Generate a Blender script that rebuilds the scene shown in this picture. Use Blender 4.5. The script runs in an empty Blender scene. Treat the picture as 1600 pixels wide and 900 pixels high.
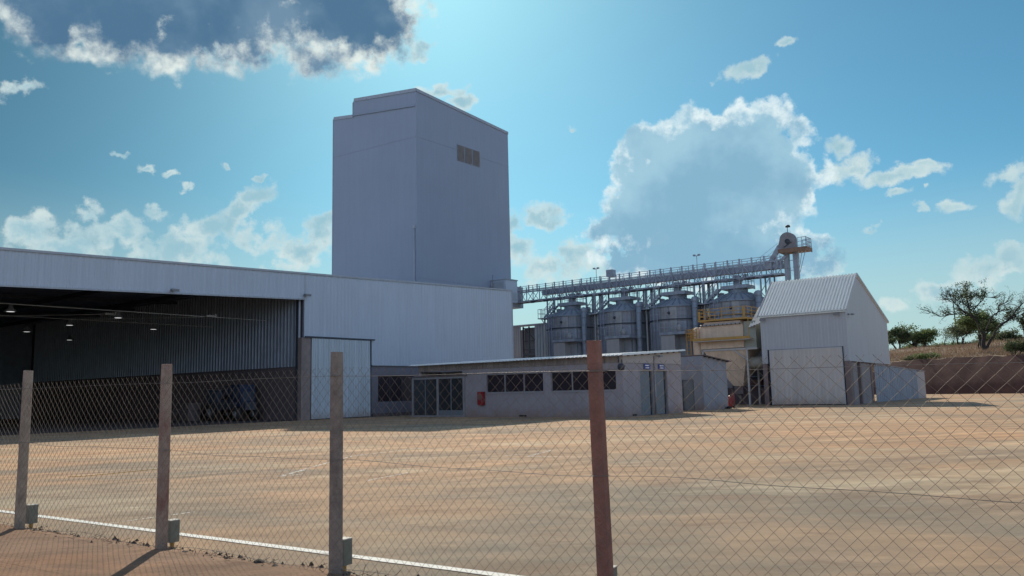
import bpy, bmesh, math, random
from mathutils import Vector, Matrix, noise
rad = math.radians
# ------------------------------------------------------------------ camera, sky, sun, exposure
SC = bpy.context.scene
COL = SC.collection
EYE = Vector((0, 0, 1.5))
PITCH, ROLL = math.atan(162 / 1250 * math.cos(math.atan(.0225))), math.atan(.0225)
fwd = Vector((0, math.cos(PITCH), math.sin(PITCH)))
r0 = Vector((1, 0, 0)); u0_ = Vector((0, -math.sin(PITCH), math.cos(PITCH)))
rgt = r0 * math.cos(ROLL) - u0_ * math.sin(ROLL)
upv = u0_ * math.cos(ROLL) + r0 * math.sin(ROLL)
cam = bpy.data.objects.new('camera', bpy.data.cameras.new('camera'))
COL.objects.link(cam)
cam.data.lens = 36 * 1250 / 1600
cam.data.sensor_width = 36
cam.data.clip_end = 6000
cam.matrix_world = Matrix(((rgt.x, upv.x, -fwd.x, EYE.x), (rgt.y, upv.y, -fwd.y, EYE.y), (rgt.z, upv.z, -fwd.z, EYE.z), (0, 0, 0, 1)))
SC.camera = cam
SC.view_settings.view_transform = 'Standard'
SC.view_settings.look = 'None'
SC.view_settings.exposure = 0.0
SC.view_settings.gamma = 1.0
SC.view_settings.use_curve_mapping = False
SC.cycles.max_bounces = 6
SC.cycles.use_denoising = True

SUN_EL, SUN_AZ = 35.5, -7.5
SUN_STRENGTH, SKY_STRENGTH = 4.3, 0.12
sd = Vector((math.sin(rad(SUN_AZ)) * math.cos(rad(SUN_EL)), math.cos(rad(SUN_AZ)) * math.cos(rad(SUN_EL)), math.sin(rad(SUN_EL))))
sl = bpy.data.lights.new('sun', 'SUN'); sl.energy = SUN_STRENGTH; sl.angle = rad(.55); sl.color = (1, .90, .74)
so = bpy.data.objects.new('sun', sl); COL.objects.link(so); so.location = (0, 0, 60)
so.rotation_euler = sd.to_track_quat('Z', 'Y').to_euler()

# clouds: soft ellipses in azimuth and elevation (degrees) on the sky: class, azimuth, elevation, half width, half height, turn
CLOUDS = [
('D',-22.58,27.13,15.77,6.48,8.0,1), ('D',-11.01,26.36,5.52,4.35,3.0,0.85), ('D',-30.66,24.23,4.04,3.27,11.0,0.7), ('D',-14.2,22.88,2.81,1.82,4.0,0.3),
('D',-23.94,21.39,2.02,1.66,7.0,0.28), ('D',-8.19,25.07,1.99,2.27,2.0,0.3), ('D',-33.04,22.47,1.18,1.52,12.0,0.25), ('D',-27.2,22.21,3.48,1.3,9.0,0.3),
('D',-18.19,22.76,3.05,1.22,5.0,0.25), ('D',-7.23,26.73,1.81,1.62,2.0,0.3), ('D',-11.0,23.49,2.78,1.25,3.0,0.3), ('C',15.33,14.51,7.24,5.0,-5.0,1),
('C',12.12,12.77,5.38,4.89,-4.0,0.9), ('C',17.87,16.84,3.02,2.72,-6.0,0.6), ('C',10.26,16.45,2.66,2.46,-4.0,0.55), ('C',9.4,12.72,2.83,2.47,-3.0,0.6),
('C',19.63,13.23,2.76,3.08,-6.0,0.6), ('C',14.15,9.07,9.17,2.75,-4.0,0.8), ('C',7.3,11.61,2.39,1.63,27.0,0.35), ('C',13.96,17.67,2.24,1.72,-5.0,0.45),
('C',8.38,15.46,1.38,2.0,-3.0,0.4), ('W',22.61,15.71,1.38,0.83,-8.0,0.8), ('W',3.28,8.9,4.62,1.55,-2.0,0.8), ('W',17.29,21.41,2.2,0.95,13.0,1),
('W',20.0,22.88,0.9,0.44,1.0,0.9), ('W',26.36,13.39,3.61,0.73,-2.0,0.9), ('W',23.51,14.35,2.07,0.87,8.0,0.9), ('W',28.26,13.69,1.4,0.56,-0.0,0.9),
('W',26.07,12.07,1.03,0.49,-7.0,0.9), ('W',27.84,12.17,0.44,0.32,-8.0,0.9), ('W',29.46,10.7,1.5,0.6,1.0,0.9), ('W',27.47,10.79,0.74,0.41,-7.0,0.9),
('W',32.46,12.37,1.35,0.81,-9.0,1), ('W',33.27,10.89,1.06,1.61,-8.0,1), ('W',24.57,10.12,0.66,0.29,-6.0,0.8), ('W',30.53,6.71,2.27,1.58,-5.0,1),
('W',32.29,7.44,1.53,1.09,-6.0,1), ('W',28.69,5.67,1.85,1.21,-5.0,1), ('W',25.7,4.86,1.57,0.7,-4.0,0.8), ('W',21.04,7.94,1.78,1.03,-4.0,0.9),
('W',2.46,12.71,2.9,1.09,-2.0,1), ('W',10.19,10.11,1.71,0.68,12.0,0.8), ('W',15.84,12.05,1.3,0.79,-5.0,0.8), ('W',20.08,11.89,1.41,0.94,14.0,0.8),
('W',21.27,13.01,0.9,0.51,-6.0,0.8), ('W',16.34,9.59,1.8,0.88,11.0,0.8), ('W',-31.72,10.49,2.04,1.4,5.0,1), ('W',-29.08,9.9,3.04,1.6,4.0,1),
('W',-26.18,10.99,2.19,1.07,4.0,1), ('W',-23.05,9.92,3.64,1.52,3.0,1), ('W',-20.88,11.43,2.25,1.2,3.0,1), ('W',-17.92,13.43,1.92,1.21,18.0,1),
('W',-19.04,12.38,1.43,1.03,3.0,1), ('W',-17.11,10.72,2.99,1.4,2.0,1), ('W',-14.51,10.35,2.71,1.55,1.0,1), ('W',-13.43,12.15,1.59,1.6,2.0,1),
('W',-16.22,8.86,2.31,0.7,1.0,0.8), ('W',-32.56,18.85,1.52,0.6,25.0,0.9), ('W',-26.54,15.53,0.84,0.28,6.0,0.8), ('W',-25.07,15.23,0.62,0.37,5.0,0.8),
('W',-23.68,14.99,0.68,0.33,5.0,0.8), ('W',-20.27,15.09,0.5,0.3,4.0,0.8), ('W',-17.69,14.91,0.64,0.3,18.0,0.8), ('W',-22.78,14.06,0.44,0.33,4.0,0.7),
('W',-4.91,21.43,3.13,0.64,10.0,0.8), ('W',-3.4,20.83,1.52,0.91,-0.0,0.95), ('W',-6.3,23.87,1.28,0.63,31.0,0.8), ('W',4.53,18.68,0.57,0.26,-3.0,0.7),
('W',0.99,10.11,1.95,1.37,-1.0,1), ('W',4.93,9.89,2.31,1.19,-2.0,1), ('W',0.11,11.96,1.21,1.37,-1.0,0.9), ('W',-28.7,11.94,1.31,0.8,5.0,0.8),
('W',-24.49,11.85,0.97,0.54,4.0,0.7), ('W',7.4,8.52,3.65,1.18,-2.0,0.8)]

def make_world():
    w = bpy.data.worlds.new('World'); SC.world = w; w.use_nodes = True
    nt = w.node_tree; N = nt.nodes; Lk = nt.links; N.clear()
    def nd(t, **k):
        n = N.new(t)
        for a, b in k.items(): setattr(n, a, b)
        return n
    def mth(op, a, b=None, c=None, clamp=False):
        n = nd('ShaderNodeMath', operation=op, use_clamp=clamp)
        for i, v in enumerate((a, b, c)):
            if v is None: continue
            if isinstance(v, (int, float)): n.inputs[i].default_value = v
            else: Lk.new(v, n.inputs[i])
        return n.outputs[0]
    def vm(op, a, b=None, s=None):
        n = nd('ShaderNodeVectorMath', operation=op)
        for i, v in enumerate((a, b)):
            if v is None: continue
            if isinstance(v, tuple): n.inputs[i].default_value = v
            else: Lk.new(v, n.inputs[i])
        if s is not None: n.inputs['Scale'].default_value = s
        return n.outputs[0]
    def mixc(f, a, b, bt='MIX'):
        n = nd('ShaderNodeMix', data_type='RGBA', blend_type=bt)
        for i, v in ((0, f), (6, a), (7, b)):
            if isinstance(v, (int, float)): n.inputs[i].default_value = v
            elif isinstance(v, tuple): n.inputs[i].default_value = v
            else: Lk.new(v, n.inputs[i])
        return n.outputs[2]
    def smooth(x, a, b):
        n = nd('ShaderNodeMapRange', interpolation_type='SMOOTHSTEP')
        Lk.new(x, n.inputs[0]); n.inputs[1].default_value = a; n.inputs[2].default_value = b
        return n.outputs[0]
    sky = nd('ShaderNodeTexSky', sky_type='NISHITA', sun_disc=False, sun_elevation=rad(SUN_EL), sun_rotation=rad(SUN_AZ), air_density=1.0, dust_density=1.2, ozone_density=2.0, altitude=900)
    skyc = mixc(1.0, sky.outputs[0], (SKY_TINT[0], SKY_TINT[1], SKY_TINT[2], 1), 'MULTIPLY')
    gen = nd('ShaderNodeTexCoord').outputs['Generated']
    sep = nd('ShaderNodeSeparateXYZ'); Lk.new(gen, sep.inputs[0])
    az = mth('MULTIPLY', mth('ARCTAN2', sep.outputs[0], sep.outputs[1]), 57.29578)
    el = mth('MULTIPLY', mth('ARCSINE', sep.outputs[2]), 57.29578)
    thin = nd('ShaderNodeMapRange', interpolation_type='SMOOTHSTEP'); Lk.new(az, thin.inputs[0])   # the air is deeper blue to the left of the sun
    for i, v in enumerate((-38, -2, .52, 1.0)): thin.inputs[i + 1].default_value = v
    skyc = vm('MULTIPLY', skyc, thin.outputs[0])
    low = nd('ShaderNodeMapRange', interpolation_type='SMOOTHSTEP'); Lk.new(el, low.inputs[0])   # pale dusty air along the horizon
    for i, v in enumerate((15, 2, 0, .8)): low.inputs[i + 1].default_value = v
    skyc = mixc(low.outputs[0], skyc, (.50 / SKY_STRENGTH, .645 / SKY_STRENGTH, .65 / SKY_STRENGTH, 1))
    cmb = nd('ShaderNodeCombineXYZ'); Lk.new(az, cmb.inputs[0]); Lk.new(el, cmb.inputs[1])
    def noi(scale, detail, rough, off=(0, 0, 0)):
        n = nd('ShaderNodeTexNoise'); n.inputs['Scale'].default_value = scale
        n.inputs['Detail'].default_value = detail; n.inputs['Roughness'].default_value = rough
        Lk.new(vm('ADD', gen, off), n.inputs['Vector']); return n
    warp = vm('ADD', vm('SCALE', vm('SUBTRACT', noi(13, 3, .5).outputs['Color'], (.5, .5, .5)), s=2.6), vm('SCALE', vm('SUBTRACT', noi(42, 4, .6, (5, 5, 5)).outputs['Color'], (.5, .5, .5)), s=1.5))
    P = vm('ADD', cmb.outputs[0], warp)
    jit = vm('SCALE', vm('SUBTRACT', noi(50, 3, .6, (2, 2, 8)).outputs['Color'], (.5, .5, .5)), s=.024)
    def vor(scale, off):
        n = nd('ShaderNodeTexVoronoi', feature='F1'); n.inputs['Scale'].default_value = scale
        Lk.new(vm('ADD', vm('ADD', gen, off), jit), n.inputs['Vector']); return n.outputs['Distance']
    # rounded billows (cells) plus ragged wisps (noise), centred on zero
    bil = mth('ADD', mth('MULTIPLY', mth('SUBTRACT', .46, vor(34, (1, 2, 3))), .62), mth('MULTIPLY', mth('SUBTRACT', .46, vor(80, (4, 1, 6))), .34))
    wis = mth('SUBTRACT', noi(46, 9, .68, (3, 1, 2)).outputs['Fac'], .5)
    fine = mth('ADD', bil, mth('MULTIPLY', wis, 1.1))
    fields = {}
    for c, a, e, rx, ry, ro, wt in CLOUDS:
        m = nd('ShaderNodeMapping', vector_type='TEXTURE')
        m.inputs['Location'].default_value = (a, e, 0); m.inputs['Rotation'].default_value = (0, 0, rad(ro)); m.inputs['Scale'].default_value = (rx, ry, 1)
        Lk.new(P, m.inputs['Vector'])
        ln = nd('ShaderNodeVectorMath', operation='LENGTH'); Lk.new(m.outputs[0], ln.inputs[0])
        # a small cloud gets less from the fine noise than a big one, so it keeps its place
        f = mth('MULTIPLY_ADD', ln.outputs['Value'], -wt, wt)
        if c in fields:
            fields[c] = mth('SMOOTH_MAX', fields[c], f, .12)
        else: fields[c] = f
    col = skyc
    k = 1 / SKY_STRENGTH
    # added unseen bright bluish cloud behind the viewer, to fill the shaded walls
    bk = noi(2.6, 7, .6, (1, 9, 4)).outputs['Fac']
    back_fill = mth('MULTIPLY', smooth(mth('ABSOLUTE', az), 62, 95), smooth(bk, .44, .56))
    back_fill = mth('MULTIPLY', back_fill, smooth(el, 2, 8))
    back_fill = mth('MULTIPLY', back_fill, mth('SUBTRACT', 1.0, smooth(el, 32, 60)))   # the added fill stays low: walls stay lit, ground shade stays deep
    col = mixc(back_fill, col, tuple(x * k for x in BACK_FILL) + (1,))
    spec = {  # soft edge, noise share, rim to body depth, rim colour, body colour, second body colour, opacity, relief in the body
        'W': (.55, .95, .85, (.72, .82, .80), (.33, .55, .64), (.50, .68, .72), .92, 1.2),
        'C': (.15, .26, .24, (.80, .92, .94), (.245, .455, .61), (.37, .60, .73), .96, .85),
        'D': (.22, .24, .40, (.80, .88, .84), (.085, .185, .305), (.165, .28, .40), 1.0, .95)}
    rel = mth('ADD', mth('MULTIPLY', mth('SUBTRACT', noi(20, 7, .6, (7, 3, 1)).outputs['Fac'], .5), 1.2), mth('MULTIPLY', bil, -.45))
    tone = smooth(noi(9, 5, .55, (2, 7, 1)).outputs['Fac'], .42, .66)
    for c in ('W', 'C', 'D'):
        edge, amt, depth, rim, body, body2, op, rl = spec[c]
        f = mth('ADD', fields[c], mth('MULTIPLY', fine, amt))
        al = mth('MULTIPLY', smooth(f, 0, edge), op)
        dep = mth('ADD', f, mth('MULTIPLY', rel, rl))
        t = smooth(dep, -.02, depth)
        kk = lambda x: tuple(v * k for v in x) + (1,)
        cc = mixc(t, kk(rim), mixc(tone, kk(body), kk(body2)))
        col = mixc(al, col, cc)
    bg = nd('ShaderNodeBackground'); Lk.new(col, bg.inputs[0]); bg.inputs[1].default_value = SKY_STRENGTH
    out = nd('ShaderNodeOutputWorld'); Lk.new(bg.outputs[0], out.inputs[0])
SKY_TINT = (.37, .72, .74)
BACK_FILL = (1.05, 1.22, 1.62)
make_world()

# ------------------------------------------------------------------ helpers
TH = rad(38)      # the plant is built on its own square grid, turned 38 degrees from the view: u to the right, v away
EU = Vector((math.cos(TH), -math.sin(TH), 0)); EV = Vector((math.sin(TH), math.cos(TH), 0))
def S(u, v, z=0): return EU * u + EV * v + Vector((0, 0, z))
RNG = random.Random(7)

def tag(o, label=None, cat=None, group=None, kind=None):
    if label: o['label'] = label
    if cat: o['category'] = cat
    if group: o['group'] = group
    if kind: o['kind'] = kind
    return o
def thing(name, label, cat, org, site=True, group=None):
    o = bpy.data.objects.new(name, None); COL.objects.link(o); o.empty_display_size = .3
    o.location = S(*org) if site else Vector(org)
    if site: o.rotation_euler = (0, 0, -TH)
    tag(o, label, cat, group)
    o['org'] = list(org)
    return o
class MB:
    def __init__(s, org=(0, 0, 0)):
        if isinstance(org, bpy.types.Object): org = tuple(org['org'])
        s.o = Vector(org); s.v = []; s.f = []; s.sm = []
    def add(s, vs, fs, smooth=False):
        b = len(s.v); s.v += [Vector(p) - s.o for p in vs]; s.f += [tuple(b + i for i in f) for f in fs]; s.sm += [smooth] * len(fs)
        return s
    def box(s, x0, x1, y0, y1, z0, z1):
        return s.add([(x, y, z) for z in (z0, z1) for y in (y0, y1) for x in (x0, x1)], [(0, 2, 3, 1), (4, 5, 7, 6), (0, 1, 5, 4), (2, 6, 7, 3), (0, 4, 6, 2), (1, 3, 7, 5)])
    def bar(s, a, b, w, h=None, up=(0, 0, 1)):
        h = h or w; a, b = Vector(a), Vector(b); d = (b - a).normalized(); up = Vector(up)
        if abs(d.dot(up)) > .98: up = Vector((1, 0, 0))
        x = d.cross(up).normalized(); y = x.cross(d).normalized()
        vs = [p + x * (i * w / 2) + y * (j * h / 2) for p in (a, b) for i, j in ((-1, -1), (1, -1), (1, 1), (-1, 1))]
        return s.add(vs, [(3, 2, 1, 0), (4, 5, 6, 7), (0, 1, 5, 4), (1, 2, 6, 5), (2, 3, 7, 6), (3, 0, 4, 7)])
    def tube(s, pts, rs, n=8, caps=True, smooth=True):
        pts = [Vector(p) for p in pts]
        if isinstance(rs, (int, float)): rs = [rs] * len(pts)
        vs = []; fs = []; px = None
        for i, p in enumerate(pts):
            d = (pts[min(i + 1, len(pts) - 1)] - pts[max(i - 1, 0)]).normalized()
            if px is None: px = d.cross(Vector((0, 0, 1)) if abs(d.z) < .95 else Vector((1, 0, 0))).normalized()
            else: px = (px - d * px.dot(d)).normalized()
            y = d.cross(px)
            for k in range(n):
                a = 2 * math.pi * k / n; vs.append(p + (px * math.cos(a) + y * math.sin(a)) * rs[i])
        for i in range(len(pts) - 1):
            for k in range(n): fs.append((i * n + k, i * n + (k + 1) % n, (i + 1) * n + (k + 1) % n, (i + 1) * n + k))
        if caps: fs += [tuple(range(n - 1, -1, -1)), tuple((len(pts) - 1) * n + k for k in range(n))]
        return s.add(vs, fs, smooth)
    def lathe(s, c, prof, n=40, smooth=True, a0=0, a1=2 * math.pi):
        vs = []; fs = []; full = abs(a1 - a0 - 2 * math.pi) < 1e-4; m = n if full else n + 1
        for r, z in prof:
            for k in range(m):
                a = a0 + (a1 - a0) * k / n; vs.append((c[0] + r * math.cos(a), c[1] + r * math.sin(a), z))
        for i in range(len(prof) - 1):
            for k in range(n): fs.append((i * m + k, i * m + (k + 1) % m, (i + 1) * m + (k + 1) % m, (i + 1) * m + k))
        return s.add(vs, fs, smooth)
    def prism(s, poly, off):
        n = len(poly); off = Vector(off); vs = [Vector(p) for p in poly] + [Vector(p) + off for p in poly]
        return s.add(vs, [tuple(range(n - 1, -1, -1)), tuple(range(n, 2 * n))] + [(i, (i + 1) % n, n + (i + 1) % n, n + i) for i in range(n)])
    def corr(s, A, B, D, Cc, pitch=.25, depth=.035, flip=1, prof=((0, 0), (.42, 0), (.52, 1), (.9, 1))):
        """ribbed sheet: bottom edge A-B, top edge D-C, ribs from bottom to top"""
        A, B, D, Cc = map(Vector, (A, B, D, Cc)); n = (B - A).cross(D - A).normalized() * flip
        Ln = (B - A).length; k = max(1, round(Ln / pitch)); ts = []
        for i in range(k):
            for t, d in prof: ts.append(((i + t) / k, d))
        ts.append((1, 0)); vs = []; fs = []
        for t, d in ts:
            vs.append(A.lerp(B, t) + n * d * depth); vs.append(D.lerp(Cc, t) + n * d * depth)
        for i in range(len(ts) - 1): fs.append((2 * i, 2 * i + 2, 2 * i + 3, 2 * i + 1))
        return s.add(vs, fs)
    def build(s, name, m, parent=None, label=None, cat=None, group=None, kind=None, site=None):
        me = bpy.data.meshes.new(name); me.from_pydata([tuple(v) for v in s.v], [], s.f); me.materials.append(m)
        if any(s.sm): me.polygons.foreach_set('use_smooth', s.sm)
        me.update()
        o = bpy.data.objects.new(name, me); COL.objects.link(o)
        if parent: o.parent = parent
        else:
            o.location = S(*s.o) if site else s.o
            if site: o.rotation_euler = (0, 0, -TH)
        return tag(o, label, cat, group, kind)

# ------------------------------------------------------------------ materials
def mat(name, col, rough=.7, metal=0, var=.12, scale=3, bump=0, bscale=40, streak=0, dirt=None, dirt_amt=.5, dirt_scale=1.2, spec=.5, coord='Object', aniso=None, splash=0):
    m = bpy.data.materials.new(name); m.use_nodes = True; nt = m.node_tree; N = nt.nodes; Lk = nt.links
    b = N['Principled BSDF']; b.inputs['Roughness'].default_value = rough; b.inputs['Metallic'].default_value = metal
    b.inputs['Specular IOR Level'].default_value = spec
    tc = N.new('ShaderNodeTexCoord'); vec = tc.outputs[coord]
    if aniso:
        mp = N.new('ShaderNodeMapping'); mp.inputs['Scale'].default_value = aniso; Lk.new(vec, mp.inputs[0]); vec = mp.outputs[0]
    n1 = N.new('ShaderNodeTexNoise'); n1.inputs['Scale'].default_value = scale; n1.inputs['Detail'].default_value = 6; n1.inputs['Roughness'].default_value = .65; Lk.new(vec, n1.inputs[0])
    mr = N.new('ShaderNodeMapRange'); Lk.new(n1.outputs[0], mr.inputs[0]); mr.inputs[1].default_value = .3; mr.inputs[2].default_value = .7; mr.inputs[3].default_value = 1 - var; mr.inputs[4].default_value = 1 + var
    mx = N.new('ShaderNodeMix'); mx.data_type = 'RGBA'; mx.blend_type = 'MULTIPLY'; mx.inputs[0].default_value = 1; mx.inputs[6].default_value = (*col, 1); Lk.new(mr.outputs[0], mx.inputs[7]); c = mx.outputs[2]
    if streak:
        mp = N.new('ShaderNodeMapping'); mp.inputs['Scale'].default_value = (2.5, 2.5, .12); Lk.new(tc.outputs[coord], mp.inputs[0])
        n2 = N.new('ShaderNodeTexNoise'); n2.inputs['Scale'].default_value = 1.6; n2.inputs['Detail'].default_value = 5; Lk.new(mp.outputs[0], n2.inputs[0])
        r2 = N.new('ShaderNodeMapRange'); Lk.new(n2.outputs[0], r2.inputs[0]); r2.inputs[1].default_value = .35; r2.inputs[2].default_value = .65; r2.inputs[3].default_value = 1 - streak; r2.inputs[4].default_value = 1 + streak * .4
        x2 = N.new('ShaderNodeMix'); x2.data_type = 'RGBA'; x2.blend_type = 'MULTIPLY'; x2.inputs[0].default_value = 1; Lk.new(c, x2.inputs[6]); Lk.new(r2.outputs[0], x2.inputs[7]); c = x2.outputs[2]
    if dirt:
        n3 = N.new('ShaderNodeTexNoise'); n3.inputs['Scale'].default_value = dirt_scale; n3.inputs['Detail'].default_value = 8; n3.inputs['Roughness'].default_value = .7; Lk.new(tc.outputs[coord], n3.inputs[0])
        r3 = N.new('ShaderNodeMapRange'); Lk.new(n3.outputs[0], r3.inputs[0]); r3.inputs[1].default_value = .48; r3.inputs[2].default_value = .68; r3.inputs[3].default_value = 0; r3.inputs[4].default_value = dirt_amt
        x3 = N.new('ShaderNodeMix'); x3.data_type = 'RGBA'; Lk.new(r3.outputs[0], x3.inputs[0]); Lk.new(c, x3.inputs[6]); x3.inputs[7].default_value = (*dirt, 1); c = x3.outputs[2]
    if splash:   # red soil thrown up against the foot of the wall by rain
        gp = N.new('ShaderNodeNewGeometry'); sz = N.new('ShaderNodeSeparateXYZ'); Lk.new(gp.outputs['Position'], sz.inputs[0])
        n5 = N.new('ShaderNodeTexNoise'); n5.inputs['Scale'].default_value = 1.7; n5.inputs['Detail'].default_value = 7; n5.inputs['Roughness'].default_value = .75; Lk.new(gp.outputs['Position'], n5.inputs[0])
        ma = N.new('ShaderNodeMath'); ma.operation = 'MULTIPLY_ADD'; Lk.new(n5.outputs[0], ma.inputs[0]); ma.inputs[1].default_value = -1.6; Lk.new(sz.outputs[2], ma.inputs[2])
        r5 = N.new('ShaderNodeMapRange'); Lk.new(ma.outputs[0], r5.inputs[0]); r5.inputs[1].default_value = -.15; r5.inputs[2].default_value = -.85; r5.inputs[3].default_value = 0; r5.inputs[4].default_value = splash
        x5 = N.new('ShaderNodeMix'); x5.data_type = 'RGBA'; Lk.new(r5.outputs[0], x5.inputs[0]); Lk.new(c, x5.inputs[6]); x5.inputs[7].default_value = (.20, .115, .075, 1); c = x5.outputs[2]
    Lk.new(c, b.inputs['Base Color'])
    if bump:
        n4 = N.new('ShaderNodeTexNoise'); n4.inputs['Scale'].default_value = bscale; n4.inputs['Detail'].default_value = 6; Lk.new(tc.outputs[coord], n4.inputs[0])
        bp = N.new('ShaderNodeBump'); bp.inputs['Strength'].default_value = bump; bp.inputs['Distance'].default_value = .02; Lk.new(n4.outputs[0], bp.inputs['Height']); Lk.new(bp.outputs[0], b.inputs['Normal'])
    return m
M = dict(
    clad=mat('painted_cladding', (.45, .52, .62), .55, .0, .03, .3, streak=.045, dirt=(.35, .32, .32), dirt_amt=.06, dirt_scale=.5),
    tower=mat('tower_cladding', (.28, .335, .44), .55, 0, .05, .12, streak=.03),
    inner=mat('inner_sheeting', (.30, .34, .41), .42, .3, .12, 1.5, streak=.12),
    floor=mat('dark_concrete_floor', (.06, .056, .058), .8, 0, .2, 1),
    hood=mat('weathered_hood', (.23, .225, .245), .65, .1, .2, 3, dirt=(.20, .13, .10), dirt_amt=.5, dirt_scale=2),
    trim=mat('grey_trim', (.36, .40, .46), .5),
    galv=mat('galvanised_sheet', (.50, .54, .58), .38, .55, .10, 1.5, streak=.12),
    galvdull=mat('dull_galvanised', (.30, .35, .42), .62, .15, .18, 1.2, streak=.2, dirt=(.22, .17, .14), dirt_amt=.35),
    silo=mat('silo_sheet', (.28, .315, .375), .6, .15, .16, .7, streak=.22, dirt=(.27, .22, .20), dirt_amt=.4, dirt_scale=.6),
    siloroof=mat('silo_roof', (.22, .26, .32), .6, .15, .15, 1),
    steel=mat('painted_steel', (.30, .34, .41), .55, .2, .15, 2),
    steeldark=mat('dark_steel', (.05, .06, .08), .6, .1),
    steelpale=mat('pale_steel', (.42, .42, .42), .55, .1, .1, 3),
    rust=mat('rusty_steel', (.16, .14, .145), .7, .1, .25, 4, dirt=(.12, .06, .035), dirt_amt=.8, dirt_scale=2),
    roofw=mat('white_roof_sheet', (.84, .84, .80), .4, .0, .05, 2),
    whitep=mat('grey_white_panel', (.38, .38, .39), .55, 0, .06, 1, streak=.06),
    conc=mat('concrete', (.24, .20, .195), .9, 0, .15, 2, bump=.3, streak=.12, dirt=(.20, .15, .13), dirt_amt=.4),
    plaster=mat('grey_plaster', (.30, .285, .31), .85, 0, .06, 1.2, bump=.1, streak=.06, dirt=(.20, .15, .13), dirt_amt=.25, dirt_scale=.8, splash=.55),
    plaster2=mat('blue_grey_plaster', (.24, .265, .31), .85, 0, .05, 1.2, bump=.1, streak=.08, splash=.55),
    masonry=mat('dusty_masonry', (.13, .105, .11), .9, 0, .12, 1.2, bump=.3),
    band=mat('pale_band', (.37, .35, .34), .8, 0, .06, 2),
    glass=mat('dark_glass', (.035, .028, .036), .12, 0, .2, 1, spec=.8),
    void=mat('dark_void', (.012, .012, .016), .9),
    frame=mat('grey_frame', (.28, .28, .30), .5, .2),
    doorm=mat('grey_door', (.155, .19, .225), .5, .1, .08, 1.5, streak=.1),
    barn=mat('barn_cladding', (.42, .44, .475), .5, 0, .04, .5, streak=.06),
    barndoor=mat('barn_door_sheet', (.53, .49, .46), .5, 0, .05, .8, streak=.10, splash=.5),
    beige=mat('beige_paint', (.66, .52, .40), .6, 0, .08, 1, streak=.10, dirt=(.25, .2, .17), dirt_amt=.3),
    yellow=mat('yellow_paint', (.42, .25, .06), .55, 0, .12, 2),
    red=mat('red_paint', (.24, .016, .02), .4, 0, .1, 3),
    blue=mat('blue_sign', (.03, .065, .27), .5),
    bluem=mat('blue_machine_paint', (.017, .034, .075), .4, 0, .2, 2),
    bluelt=mat('pale_blue_panel', (.045, .065, .095), .4, 0, .2, 2),
    white=mat('white_mark', (.8, .8, .8), .6, 0, .05, 5),
    rubber=mat('black_rubber', (.02, .02, .02), .8),
    brick=mat('red_brown_box', (.18, .10, .085), .8, 0, .2, 2),
    wire=mat('galvanised_wire', (.19, .15, .115), .7, .2, .25, 5),
    wire2=mat('line_wire', (.22, .20, .19), .5, .5, .2, 3),
    fixture=mat('grey_fixture', (.20, .21, .23), .5, .2),
    capbox=mat('green_grey_box', (.15, .165, .135), .7, 0, .15, 20, dirt=(.3, .3, .27), dirt_amt=.3, dirt_scale=9),
    stone=mat('dark_stone', (.05, .038, .032), .9, 0, .3, 9, bump=.5),
    bark=mat('tree_bark', (.045, .036, .032), .95, 0, .3, 6, bump=.6),
)
def emit(name, c, s):
    m = bpy.data.materials.new(name); m.use_nodes = True; b = m.node_tree.nodes['Principled BSDF']
    b.inputs['Base Color'].default_value = (*c, 1); b.inputs['Emission Color'].default_value = (*c, 1); b.inputs['Emission Strength'].default_value = s
    return m
M['lamp'] = emit('lamp_glow', (1, 1, .98), .8)
def leafmat(name, c1, c2):
    m = bpy.data.materials.new(name); m.use_nodes = True; nt = m.node_tree; N = nt.nodes; Lk = nt.links; b = N['Principled BSDF']
    g = N.new('ShaderNodeNewGeometry'); r = N.new('ShaderNodeValToRGB'); r.color_ramp.elements[0].color = (*c1, 1); r.color_ramp.elements[1].color = (*c2, 1)
    Lk.new(g.outputs['Random Per Island'], r.inputs[0]); Lk.new(r.outputs[0], b.inputs['Base Color']); b.inputs['Roughness'].default_value = .7
    t = N.new('ShaderNodeBsdfTranslucent'); Lk.new(r.outputs[0], t.inputs[0]); mx = N.new('ShaderNodeMixShader'); mx.inputs[0].default_value = .5
    Lk.new(b.outputs[0], mx.inputs[1]); Lk.new(t.outputs[0], mx.inputs[2]); Lk.new(mx.outputs[0], N['Material Output'].inputs[0])
    return m
M['leafA'] = leafmat('green_leaves', (.10, .135, .05), (.20, .25, .10))
M['leafB'] = leafmat('dark_leaves', (.05, .07, .035), (.12, .15, .065))
M['leafC'] = leafmat('olive_leaves', (.09, .11, .06), (.17, .19, .10))
M['drygrass'] = leafmat('dry_grass_blades', (.20, .135, .092), (.265, .185, .125))

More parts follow.
